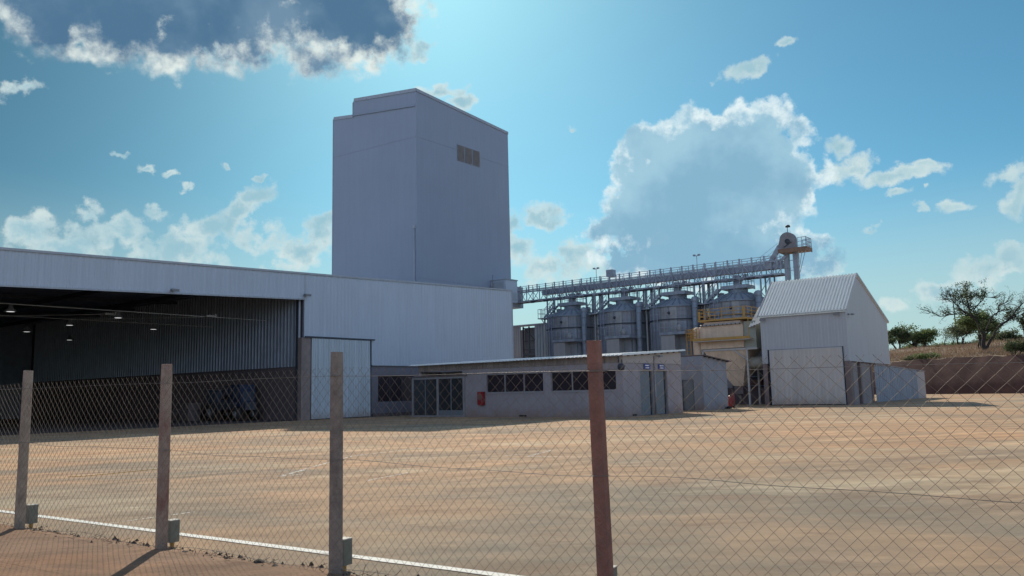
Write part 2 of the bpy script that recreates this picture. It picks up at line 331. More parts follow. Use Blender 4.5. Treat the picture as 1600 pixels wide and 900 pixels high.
def ground_mat(name, cols, streak_dir, fine=.5, near_grey=0.0):
    """dusty sealed soil: stretched patches of tan, orange and grey"""
    m = bpy.data.materials.new(name); m.use_nodes = True; nt = m.node_tree; N = nt.nodes; Lk = nt.links; b = N['Principled BSDF']
    b.inputs['Roughness'].default_value = .93; b.inputs['Specular IOR Level'].default_value = .25
    geo = N.new('ShaderNodeNewGeometry'); P = geo.outputs['Position']
    def noi(sc, det, ro, rot, stretch, off):
        mp = N.new('ShaderNodeMapping'); mp.inputs['Rotation'].default_value = (0, 0, rot); mp.inputs['Location'].default_value = off
        mp.inputs['Scale'].default_value = (1 / stretch, 1, 1); Lk.new(P, mp.inputs[0])
        n = N.new('ShaderNodeTexNoise'); n.inputs['Scale'].default_value = sc; n.inputs['Detail'].default_value = det; n.inputs['Roughness'].default_value = ro; n.inputs['Distortion'].default_value = .4
        Lk.new(mp.outputs[0], n.inputs[0]); return n.outputs[0]
    def rng(x, a, b_, lo, hi):
        r = N.new('ShaderNodeMapRange'); Lk.new(x, r.inputs[0])
        for i, v in enumerate((a, b_, lo, hi)): r.inputs[i + 1].default_value = v
        return r.outputs[0]
    def mix(f, a, b_, bt='MIX'):
        x = N.new('ShaderNodeMix'); x.data_type = 'RGBA'; x.blend_type = bt
        for i, v in ((0, f), (6, a), (7, b_)):
            if isinstance(v, (float, int)): x.inputs[i].default_value = v
            elif isinstance(v, tuple): x.inputs[i].default_value = (*v, 1)
            else: Lk.new(v, x.inputs[i])
        return x.outputs[2]
    c = mix(rng(noi(.16, 8, .62, streak_dir, 1.8, (3, 1, 0)), .40, .60, 0, 1), cols[0], cols[1])
    c = mix(rng(noi(.21, 9, .66, streak_dir + .3, 1.5, (9, 4, 0)), .47, .60, 0, .9), c, cols[2])
    c = mix(rng(noi(.55, 9, .7, streak_dir, 1.9, (33, 2, 0)), .50, .62, 0, .55), c, cols[2])
    c = mix(rng(noi(.26, 8, .68, streak_dir - .35, 2.4, (21, 14, 0)), .52, .64, 0, .75), c, cols[3])
    c = mix(rng(noi(.75, 9, .72, streak_dir, 2.2, (2, 31, 0)), .53, .66, 0, .55), c, cols[4])
    c = mix(rng(noi(.05, 4, .5, streak_dir, 2.0, (40, 7, 0)), .42, .60, 0, .35), c, cols[1])
    c = mix(1.0, c, rng(noi(1.6, 9, .72, streak_dir, 2.5, (0, 0, 0)), .3, .7, .74, 1.22), 'MULTIPLY')
    c = mix(1.0, c, rng(noi(3.4, 9, .75, streak_dir + .1, 2.2, (8, 0, 0)), .32, .68, .78, 1.18), 'MULTIPLY')
    c = mix(rng(noi(1.5, 8, .75, streak_dir - .1, 2.6, (71, 12, 0)), .55, .64, 0, .7), c, cols[4])
    # the strip nearer the fence is darker and greyer
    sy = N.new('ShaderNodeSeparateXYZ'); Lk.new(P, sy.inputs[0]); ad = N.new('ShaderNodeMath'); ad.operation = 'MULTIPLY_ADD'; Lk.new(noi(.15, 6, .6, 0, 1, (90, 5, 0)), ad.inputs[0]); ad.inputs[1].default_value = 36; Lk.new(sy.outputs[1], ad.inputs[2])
    c = mix(rng(ad.outputs[0], 44, 26, 0, near_grey), c, tuple(v * .82 for v in cols[2]))
    # wide sweeping arcs left by turning vehicles
    vs_ = N.new('ShaderNodeVectorMath'); vs_.operation = 'DISTANCE'; Lk.new(P, vs_.inputs[0]); vs_.inputs[1].default_value = (22, -14, 0)
    wv = N.new('ShaderNodeTexNoise'); wv.noise_dimensions = '1D'; wv.inputs['Scale'].default_value = 1.1; wv.inputs['Detail'].default_value = 6; wv.inputs['Roughness'].default_value = .7; Lk.new(vs_.outputs['Value'], wv.inputs['W'])
    msk = rng(noi(.12, 5, .6, 0, 1, (60, 3, 0)), .42, .60, 0, .8)
    c = mix(msk, c, mix(1.0, c, rng(wv.outputs[0], .3, .7, .70, 1.28), 'MULTIPLY'))
    c = mix(1.0, c, rng(noi(60, 4, .7, 0, 1, (0, 0, 0)), .3, .7, 1 - .2 * fine, 1 + .2 * fine), 'MULTIPLY')
    Lk.new(c, b.inputs['Base Color'])
    bp = N.new('ShaderNodeBump'); bp.inputs['Strength'].default_value = .35; bp.inputs['Distance'].default_value = .015
    Lk.new(noi(28, 7, .7, 0, 1, (5, 5, 0)), bp.inputs['Height']); Lk.new(bp.outputs[0], b.inputs['Normal'])
    return m
M['yard'] = ground_mat('yard_soil', [(.46, .31, .19), (.54, .315, .17), (.245, .21, .16), (.58, .475, .32), (.25, .145, .09)], rad(4), fine=.7, near_grey=.42)
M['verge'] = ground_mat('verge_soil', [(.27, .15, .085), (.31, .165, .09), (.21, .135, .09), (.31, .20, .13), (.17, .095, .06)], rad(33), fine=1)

# ------------------------------------------------------------------ ground, bank, plateau
def ground():
    b = MB(); X = [-1500, -300, -60, -20, 20, 60, 300, 1500]; Y = [-60, -10, 0, 20, 60, 120, 400, 3000]
    n = len(X); vs = [(x, y, 0) for y in Y for x in X]
    b.add(vs, [(j * n + i, j * n + i + 1, (j + 1) * n + i + 1, (j + 1) * n + i) for j in range(len(Y) - 1) for i in range(n - 1)])
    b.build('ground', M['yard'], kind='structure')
ground()
BO = Vector((52.4, 103.1, 0)); BD = Vector((.473, -.881, 0)); BN = Vector((.881, .473, 0))
def bank_z(a, w):
    wob = noise.noise(Vector((a * .12, 3, 0))) * .5
    nz = noise.noise(Vector((a * .5, w * .5, 1))) * .25 + noise.noise(Vector((a * 1.7, w * 1.7, 5))) * .10
    if w < 3: z = 4.45 * (w / 3) ** .8 + nz * min(1, w) * .7
    else: z = 4.45 + .088 * min(w - 3, 38) + .004 * max(0, w - 41) + nz * .9 + wob * min(1, (w - 3) / 6)
    return max(z, -.3) if w > 0 else -.3
def bank_pt(a, w): return BO + BD * a + BN * w + Vector((0, 0, bank_z(a, w)))
def terrain():
    As = [-160 + i * 4 for i in range(35)] + [-20 + i * .5 for i in range(80)] + [20 + i * 3 for i in range(40)]
    Ws = [0, .4, .8, 1.2, 1.6, 2, 2.4, 2.7, 3, 3.4, 4, 5, 6.5, 8, 10, 12, 15, 18, 22, 27, 33, 40, 50, 62, 76, 95, 120, 150, 200, 300, 600, 1200]
    pts = [bank_pt(a, w) for w in Ws for a in As]; n = len(As); k = 9
    def fs(j0, j1): return [(j * n + i, j * n + i + 1, (j + 1) * n + i + 1, (j + 1) * n + i) for j in range(j0, j1) for i in range(n - 1)]
    b = MB(); b.add(pts, fs(0, 8), True)
    m1 = mat('red_soil_bank', (.085, .043, .037), .95, 0, .3, .8, bump=1.0, bscale=2.5, dirt=(.13, .068, .05), dirt_amt=.7, dirt_scale=.5)
    b.build('earth_bank', m1, kind='structure')
    b = MB(); b.add(pts, fs(8, len(Ws) - 1), True)
    b.build('grassland', mat('dry_grassland', (.215, .15, .10), .95, 0, .18, .35, bump=.6, bscale=4, dirt=(.13, .10, .05), dirt_amt=.6, dirt_scale=.12), kind='structure')
terrain()

def dry_grass():
    b = MB(); r = random.Random(3)
    for i in range(42000):
        w = 4.2 + 70 * r.random() ** 1.6; a = -34 + 62 * r.random() + w * .25 - 4
        p = bank_pt(a, w); h = r.uniform(.2, .6) * (1 if w > 6 else .6); yaw = r.uniform(0, 3.14); wd = r.uniform(.02, .06); t = Vector((r.uniform(-.25, .25), r.uniform(-.25, .25), 0))
        d = Vector((math.cos(yaw), math.sin(yaw), 0)) * wd
        b.add([p - d, p + d, p + t + Vector((0, 0, h))], [(0, 1, 2)])
    b.build('dry_grass', M['drygrass'], label='tall dry brown grass covering the top of the red bank', cat='grass', kind='stuff')
dry_grass()

# ------------------------------------------------------------------ fence geometry (used by the verge too)
P3 = Vector((-1.54, 6.99, 0)); FD = Vector((.843, -.538, 0)).normalized(); FN = Vector((-FD.y, FD.x, 0)); FN = FN if FN.y < 0 else -FN   # FN points to the camera side
def F(s, t=0, z=0): return P3 + FD * s + FN * t + Vector((0, 0, z))
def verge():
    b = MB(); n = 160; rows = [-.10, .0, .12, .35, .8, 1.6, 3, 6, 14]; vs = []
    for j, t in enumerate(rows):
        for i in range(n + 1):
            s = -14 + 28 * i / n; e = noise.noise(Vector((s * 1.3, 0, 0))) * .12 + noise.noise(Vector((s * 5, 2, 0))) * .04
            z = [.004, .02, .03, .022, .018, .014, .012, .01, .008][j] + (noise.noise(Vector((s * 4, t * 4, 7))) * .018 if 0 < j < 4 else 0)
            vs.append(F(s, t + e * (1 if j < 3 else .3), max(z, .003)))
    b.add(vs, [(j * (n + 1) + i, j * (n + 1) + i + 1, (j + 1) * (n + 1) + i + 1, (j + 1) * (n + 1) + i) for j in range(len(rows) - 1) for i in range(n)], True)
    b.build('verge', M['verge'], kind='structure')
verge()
def lumps():
    b = MB(); r = random.Random(5)
    for i in range(420):
        s = r.uniform(-9, 6); t = r.gauss(-.02, .09); q = r.choice((.006, .009, .012, .02)) * r.uniform(.7, 1.5)
        c = F(s, t, .012 + q * .4)
        vs = [c + Vector((math.cos(k * 1.257 + i) * q * r.uniform(.6, 1.4), math.sin(k * 1.257 + i) * q * r.uniform(.6, 1.4), -q * .5)) for k in range(5)] + [c + Vector((0, 0, q * r.uniform(.4, 1)))]
        b.add(vs, [(k, (k + 1) % 5, 5) for k in range(5)])
    for i in range(450):   # dry stems caught in the foot of the mesh
        s = r.uniform(-9, 6); p = F(s, r.gauss(0, .05), .01); l = r.uniform(.03, .14); d = Vector((r.uniform(-1, 1), r.uniform(-1, 1), r.uniform(0, .5))).normalized() * l
        b.bar(p, p + d, .003)
    b.build('soil_debris', M['stone'], label='dark clods, pebbles and dead stems along the foot of the wire fence', cat='debris', kind='stuff')
lumps()
def rock(s, t, r_, seed, label):
    c = F(s, t, 0); bm = bmesh.new(); bmesh.ops.create_icosphere(bm, subdivisions=2, radius=r_)
    for v in bm.verts: v.co *= 1 + .35 * noise.noise(v.co * (1.6 / r_) + Vector((seed, 0, 0))); v.co.z = max(v.co.z * .65, -.2 * r_)
    me = bpy.data.meshes.new('stone'); bm.to_mesh(me); bm.free(); me.materials.append(M['stone'])
    o = bpy.data.objects.new('stone', me); COL.objects.link(o); o.location = c + Vector((0, 0, .2 * r_ + .01)); tag(o, label, 'stone', 'stones at the foot of the fence')
rock(-.93, .03, .05, 1, 'largest dark stone at the fence foot, left of the grey post')
rock(-.68, .06, .032, 4, 'small dark stone just right of the largest stone at the fence foot')
rock(-2.0, .03, .035, 9, 'pale flat stone at the fence foot, right of the red-stained post')

# ------------------------------------------------------------------ painted marks on the yard
def strip(b, a, c, w, z=.006):
    a, c = Vector(a), Vector(c); d = (c - a).normalized(); n = Vector((-d.y, d.x, 0)) * w / 2; k = max(1, int((c - a).length / .25)); r = RNG
    vs = []
    for i in range(k + 1):
        p = a.lerp(c, i / k) + Vector((0, 0, z)); j = 1 + r.uniform(-.08, .08)
        vs += [p - n * j, p + n * j]
    b.add(vs, [(2 * i, 2 * i + 2, 2 * i + 3, 2 * i + 1) for i in range(k)])
def worn(name, cov):
    m = mat(name, (.72, .71, .66), .8, 0, .1, 3); nt = m.node_tree; N = nt.nodes; Lk = nt.links
    n = N.new('ShaderNodeTexNoise'); n.inputs['Scale'].default_value = 9; n.inputs['Detail'].default_value = 8; n.inputs['Roughness'].default_value = .75
    g = N.new('ShaderNodeNewGeometry'); Lk.new(g.outputs['Position'], n.inputs[0])
    r = N.new('ShaderNodeMapRange'); Lk.new(n.outputs[0], r.inputs[0]); r.inputs[1].default_value = .66 - cov * .3; r.inputs[2].default_value = .60 - cov * .3
    r.inputs[1].default_value, r.inputs[2].default_value = .34 + (1 - cov) * .18, .40 + (1 - cov) * .18
    Lk.new(r.outputs[0], N['Principled BSDF'].inputs['Alpha']); return m
b = MB(); dl = Vector((6.85, -4.49, 0)).normalized(); p0 = Vector((-7.23, 11.48, 0))
strip(b, p0 - dl * 6, p0 + dl * 20, .115)
b.build('painted_line', worn('worn_white_paint', 1.0), kind='structure')
b = MB()
for a, c, w in (((-4.5, 15.5), (-4.35, 16.7), .09), ((-4.5, 15.48), (-4.15, 15.9), .07), ((-4.4, 16.7), (-4.06, 20.2), .05), ((-4.0, 20.3), (-2.9, 22.2), .07), ((-2.9, 22.27), (-1.86, 22.43), .07), ((-1.5, 22.5), (1.2, 23.0), .06),
                ((-2.62, 14.4), (-2.07, 15.65), .05), ((.28, 18.9), (.9, 20.6), .07), ((.28, 18.9), (1.5, 18.3), .07), ((-.25, 19.2), (.2, 19.6), .05), ((-5.14, 9.96), (-4.3, 10.95), .035), ((-1.5, 18.0), (.0, 18.4), .03)):
    strip(b, (*a, 0), (*c, 0), w, .007)
b.build('painted_marks', worn('faded_white_paint', .30), kind='structure')
b = MB(); pts = [Vector((-8.9, 16.2, .02)), Vector((-8.6, 16.3, .02)), Vector((-8.3, 16.7, .02)), Vector((-8.0, 17.2, .02)), Vector((-7.7, 17.5, .02)), Vector((-7.4, 17.3, .02))]
b.tube(pts, .007, 6); b.build('hose', M['yellow'], label='thin orange hose lying on the yard between the two left fence posts', cat='hose')

# ------------------------------------------------------------------ warehouse
U0 = -41.94
def top(v): return 9.34 + .0348 * (v - 32.53)
def opn(v): return 7.73 + .0400 * (v - 32.53)
V0, VO, VE = 0.0, 32.0, 53.62
W = thing('warehouse', 'long grey metal clad warehouse with a wide dark open front and a ribbed sliding door', 'warehouse', (U0, VO, 0))
b = MB(W)
for a, c, lo in ((V0, VO, opn), (VO, 37.72, lambda v: 5.24), (37.72, VE, lambda v: 3.55)):
    b.corr((U0, a, lo(a)), (U0, c, lo(c)), (U0, a, top(a)), (U0, c, top(c)), .30, .022)
cladding = b.build('cladding', M['clad'], W)
b = MB(W)
b.prism([(U0 - .16, V0, opn(V0)), (U0 - .16, VO, opn(VO)), (U0 - .16, VO, top(VO)), (U0 - .16, V0, top(V0))], (.15, 0, 0))
b.prism([(U0 - .16, VO, 5.24), (U0 - .16, 37.72, 5.24), (U0 - .16, 37.72, top(37.72)), (U0 - .16, VO, top(VO))], (.15, 0, 0))
b.prism([(U0 - .16, 37.72, 3.55), (U0 - .16, VE, 3.55), (U0 - .16, VE, top(VE)), (U0 - .16, 37.72, top(37.72))], (.15, 0, 0))
b.build('girts', M['steel'], W)
b = MB(W)
b.bar((U0 - .02, V0, top(V0) + .04), (U0 - .02, VE + .03, top(VE) + .04), .22, .12)
b.bar((U0 + .035, V0, opn(V0) - .02), (U0 + .035, VO, opn(VO) - .02), .05, .09)
b.bar((U0 + .04, 37.72, 3.53), (U0 + .04, VE, 3.53), .06, .06)
b.box(U0 - .02, U0 + .05, VE - .06, VE + .04, 3.5, top(VE))
b.box(U0 + .012, U0 + .04, VO - .03, VO + .03, opn(VO), top(VO))
b.build('coping', M['trim'], W)
b = MB(W)
b.prism([(U0 - .1, V0, top(V0) - .35), (U0 - .1, VE, top(VE) - .35), (U0 - .1, VE, top(VE) - .25), (U0 - .1, V0, top(V0) - .25)], (-42, 0, 0))
b.build('roof', M['steel'], W)
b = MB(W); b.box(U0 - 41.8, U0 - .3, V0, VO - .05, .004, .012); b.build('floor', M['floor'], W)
b = MB(W)
b.prism([(U0 - 42, V0, 0), (U0 - 42, VE, 0), (U0 - 42, VE, top(VE) - .3), (U0 - 42, V0, top(V0) - .3)], (.2, 0, 0)); b.box(U0 - 42, U0 - .2, V0 - .2, V0, 0, 8.2)
b.prism([(U0 - .17, VE - .15, 0), (U0 - .17, VE - .02, 0), (U0 - .17, VE - .02, top(VE) - .05), (U0 - .17, VE - .15, top(VE) - .05)], (-42, 0, 0))
b.build('rear_walls', M['steel'], W)
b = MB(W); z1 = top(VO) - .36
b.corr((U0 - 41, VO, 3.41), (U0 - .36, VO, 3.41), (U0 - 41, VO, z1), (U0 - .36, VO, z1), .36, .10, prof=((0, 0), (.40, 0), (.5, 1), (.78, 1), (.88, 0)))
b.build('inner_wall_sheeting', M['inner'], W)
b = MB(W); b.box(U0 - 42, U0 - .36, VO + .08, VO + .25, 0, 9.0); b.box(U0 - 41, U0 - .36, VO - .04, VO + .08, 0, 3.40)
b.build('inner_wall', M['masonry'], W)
for k in range(1):
    u = U0 - .6 - 6.4 * k
    b = MB(W); b.box(u - .12, u + .12, VO - .06 if k else VO - .1, VO + .0, 0, 8.6)
    b.build('wall_column', M['steeldark'], W)
b = MB(W)
b.box(U0 - .34, U0 + .03, VO - .20, VO + .52, 0, 5.22)
b.build('column', M['conc'], W)
b = MB(W); b.corr((U0 + .08, VO + .56, .05), (U0 + .16, 37.47, .05), (U0 + .08, VO + .56, 5.2), (U0 + .10, 37.47, 5.2),   .215, .06, prof=((0, 0), (.3, 0), (.5, 1), (.8, 1)))
b.box(U0 + .04, U0 + .075, VO + .56, 37.47, .05, 5.2)
b.build('sliding_door', mat('door_sheeting', (.47, .54, .61), .45, .1, .04, .5, streak=.12, splash=.45), W)
b = MB(W); b.bar((U0 + .13, VO, 5.28), (U0 + .13, 37.9, 5.28), .10, .08); b.box(U0 - .2, U0 - .05, 37.4, 37.75, 0, 5.24); b.box(U0 - .3, U0 - .12, VO + .52, 37.4, 0, 5.24)
b.build('door_track', M['steeldark'], W)
b = MB(W)
wl, wr, wz0, wz1 = 38.38, 41.9, 1.0, 2.8
b.box(U0 - .30, U0 - .08, 37.76, wl, 0, 3.5); b.box(U0 - .30, U0 - .08, wr, VE - .2, 0, 3.5); b.box(U0 - .30, U0 - .08, wl, wr, 0, wz0); b.box(U0 - .30, U0 - .08, wl, wr, wz1, 3.5)
b.build('front_wall', mat('dark_blue_grey_plaster', (.17, .17, .205), .85, 0, .06, 1.2, bump=.1), W)
b = MB(W); b.box(U0 - .08, U0 + .02, 37.8, VE - .3, 0, .22); b.build('plinth', M['masonry'], W)
b = MB(W); b.box(U0 - .24, U0 - .20, wl, wr, wz0, wz1); wn = b.build('window', M['glass'], W)
b = MB(W)
for v in (wl + .03, (wl * 2 + wr) / 3, (wl + 2 * wr) / 3, wr - .03): b.box(U0 - .19, U0 - .13, v - .025, v + .025, wz0, wz1)
b.box(U0 - .19, U0 - .13, wl, wr, wz0 - .02, wz0 + .03); b.box(U0 - .19, U0 - .13, wl, wr, wz1 - .03, wz1 + .02); b.build('window_frame', M['steeldark'], wn)
def flood(W_, u, v, z, du, dv, lab=None):
    b = MB(W_); c = Vector((u, v, z)); d = Vector((du, dv, 0))
    b.bar(c, c + d * .28, .04); e = c + d * .30; s = Vector((-dv, du, 0))
    b.bar(e - s * .22 + Vector((0, 0, -.02)), e + s * .22 + Vector((0, 0, -.02)), .16, .12); b.bar(c + d * .02 - s * .1, c + d * .02 + s * .1, .05, .12)
    return b.build('flood_light', M['fixture'], W_, label=lab)
flood(W, U0 + .04, 32.53 - 9.5, 7.50, 1, 0, 'flood light above the middle of the wide opening')
flood(W, U0 + .04, 32.0, 7.95, 1, 0, 'flood light above the right corner of the wide opening')
for u in (-47.4, -53.8, -60.4, -66.8):
    for v in (11.4, 17.0, 22.75, 28.3):
        if (u, v) in ((-47.4, 28.3), (-53.8, 11.4), (-53.8, 17.0), (-47.4, 11.4), (-66.8, 22.75), (-60.4, 28.3)): continue
        b = MB(W); b.lathe((u, v), [(.03, 6.75), (.10, 6.7), (.13, 6.55), (.30, 6.37), (.31, 6.34)], 14)
        L_ = b.build('ceiling_lamp', M['fixture'], W)
        b = MB(W); b.lathe((u, v), [(.0, 6.35), (.20, 6.35)], 14); b.build('lamp_glass', M['lamp'], L_)
b = MB(W)
for v in (5.8, 11.4, 17.0, 22.75, 28.3):
    z = top(v) - .75; b.bar((U0 - .3, v, z), (U0 - 41, v, z), .16, .26)
for u in (-45.0, -51.2, -57.4, -63.8, -70.0): b.bar((u, V0, top(V0) - .55), (u, VO, top(VO) - .55), .12, .2)
b.build('roof_beams', M['steeldark'], W)
b = MB(W)
for u in (-46.0, -52.4): b.bar((u, V0, 6.62), (u, VO - .1, 6.60), .035)
b.bar((-46.0, 27.8, 6.6), (-52.4, 22.5, 6.6), .03); b.bar((-48.3, 22.5, 6.62), (-54.7, 17.0, 6.62), .03)
for u, v in ((-45.84, 27.84), (-48.33, 22.75)): b.box(u - .05, u + .05, v - .35, v + .2, 6.58, 6.70); b.box(u - .09, u + .09, v + .2, v + .32, 6.55, 6.78)
b.build('tie_rods', M['steelpale'], W)

# blue machine parked inside, against the inner wall
def machine():
    o = (-46.6, 30.6, 0); t = thing('farm_machine', 'dark blue farm machine with black wheels parked inside the warehouse by the grey wall', 'machine', o)
    b = MB(t); b.box(-49.6, -46.4, 30.0, 31.2, .75, 1.25); b.box(-46.4, -45.5, 30.2, 31.0, .7, 1.2); b.bar((-49.4, 30.6, 1.3), (-48.0, 30.6, 1.9), .5, .5); b.build('chassis', M['steeldark'], t)
    b = MB(t); b.prism([(-47.0, 30.1, .9), (-45.9, 30.1, .9), (-45.9, 30.1, 1.9), (-46.1, 30.1, 2.35), (-46.9, 30.1, 2.35)], (0, 1.1, 0)); c = b.build('cab', M['bluem'], t)
    b = MB(t); b.box(-46.75, -46.1, 30.07, 30.095, 1.5, 2.2); b.box(-45.895, -45.87, 30.25, 31.05, 1.3, 1.9); b.build('window', M['bluelt'], c)
    b = MB(t); b.prism([(-49.7, 30.0, 1.25), (-48.6, 30.0, 1.25), (-48.45, 30.0, 2.0), (-49.7, 30.0, 2.1)], (0, 1.2, 0)); b.build('hopper', M['bluelt'], t)
    b = MB(t); b.bar((-48.5, 30.3, 2.2), (-46.9, 30.3, 2.3), .06); b.bar((-48.5, 31.0, 2.2), (-46.9, 31.0, 2.3), .06); b.bar((-47.6, 30.3, 1.2), (-47.6, 30.3, 2.25), .05); b.build('guard_rail', M['bluem'], t)
    for u, r_ in ((-49.2, .55), (-46.2, .45)):
        for v in (29.85, 31.15):
            b = MB(t); b.tube([(u, v, r_), (u, v + .28, r_)], r_, 20); w = b.build('wheel', M['rubber'], t)
            b = MB(t); b.tube([(u, v - .01, r_), (u, v + .02, r_)], r_ * .5, 14); b.build('rim', M['fixture'], w)
    o = (-51.5, 29.8, 0); t = thing('crate_stack', 'dark low stack of crates inside the warehouse, left of the blue farm machine', 'crates', o)
    for i, (u, v, z, h) in enumerate(((-51.6, 29.9, 0, .7), (-52.9, 30.1, 0, .8), (-54.1, 30.0, 0, .65), (-51.7, 30.0, .72, .5))):
        b = MB(t); b.box(u - .5, u + .5, v - .4, v + .5, z, z + h); [b.box(u - .52, u + .52, v - .43, v - .4, z + k * h / 4 + .02, z + (k + 1) * h / 4 - .03) for k in range(4)]
        b.build('crate', M['rust'], t)
machine()

# ------------------------------------------------------------------ tower
def tower():
    T = thing('tower', 'tall plain blue-grey clad tower rising behind the warehouse with a stepped top', 'tower', (-53.94, 54.3, 0))
    du, dv = -.9974, -.0698
    def pt(s, z, v=0): return Vector((-53.94 + du * s, 54.3 + dv * s + v, z))
    prof = [(0, 0), (0, 31.40), (8.45, 32.28), (8.67, 32.1), (8.67, 30.56), (11.45, 30.9), (11.6, 30.7), (11.6, 0)]
    D = 14.6; n = len(prof); A = [pt(s, z) for s, z in prof]; Bk = [pt(s, z - (.85 if z > 5 else 0), D) for s, z in prof]
    b = MB(T); b.add(A + Bk, [tuple(range(n)), tuple(range(2 * n - 1, n - 1, -1))] + [(i, n + i, n + (i + 1) % n, (i + 1) % n) for i in range(n)])
    b.build('cladding', M['tower'], T)
    b = MB(T); h = .16
    for (s0, z0), (s1, z1) in (((-.04, 31.40), (8.5, 32.28)), ((8.6, 30.56), (11.5, 30.9))): b.bar(pt(s0, z0 - .06, -.03), pt(s1, z1 - .06, -.03), .10, .34)
    b.bar(pt(-.03, 31.34), pt(-.03, 30.49, D), .10, .30); b.bar(pt(8.69, 32.0, 0), pt(8.69, 30.7, 0), .08); b.bar(pt(11.62, 30.8), pt(11.62, 12, 0), .07)
    b.build('coping', mat('tower_coping', (.34, .38, .46), .5), T)
    b = MB(T); b.bar(pt(.15, 29.72, -.07), pt(8.7, 30.56, -.07), .16, .10); b.build('ledge', M['tower'], T)
    b = MB(T); p0 = pt(.28, 8, -.09); p1 = pt(.28, 17.5, -.09); b.tube([p0, p1], .07, 8); b.box(p1.x - .12, p1.x + .12, p1.y - .1, p1.y + .12, 17.4, 17.7)
    b.build('downpipe', M['trim'], T)
    for z in (12.6, 26.6): b = MB(T); b.bar(pt(0, z, -.012), pt(11.6, z, -.012), .02, .05); b.bar(Vector((-53.93, 54.3, z)), Vector((-53.93, 68.9, z)), .02, .05); b.build('sheet_joint', M['tower'], T)
    lm = mat('louver_slats', (.30, .27, .27), .6, 0, .08, 2)
    for k in range(3):
        v0 = 60.27 + k * 1.24; b = MB(T); b.box(-53.95, -53.90, v0, v0 + 1.13, 25.45, 27.2)
        L_ = b.build('louver', M['steel'], T); b = MB(T)
        for j in range(14):
            z = 25.52 + j * .12; b.prism([(-53.90, v0 + .04, z + .07), (-53.84, v0 + .04, z), (-53.83, v0 + .04, z + .015), (-53.90, v0 + .04, z + .09)], (0, 1.05, 0))
        b.build('slats', lm, L_)
    b = MB(T); b.box(-53.93, -51.93, 65.4, 67.38, 10.9, 13.25); hb = b.build('conveyor_housing', M['clad'], T)
    b = MB(T); b.box(-53.93, -51.85, 65.33, 67.45, 13.26, 13.36); b.box(-53.6, -52.2, 65.35, 65.39, 11.6, 13.05); b.box(-51.93, -51.88, 65.6, 67.2, 11.1, 12.0); b.build('housing_trim', M['trim'], hb)
    b = MB(T); b.box(-57, -54.9, 69.0, 72.3, 10.9, 13.3); b.build('rear_housing', M['galvdull'], T)
    b = MB(T); b.tube([(-53.6, 65.3, 11.2), (-53.6, 65.3, 13.9)], .03, 6); b.lathe((-53.7, 65.2), [(0, 12.2), (.22, 12.25), (.26, 12.4), (.22, 12.6), (0, 12.65)], 12); b.build('siren', M['fixture'], T)
tower()

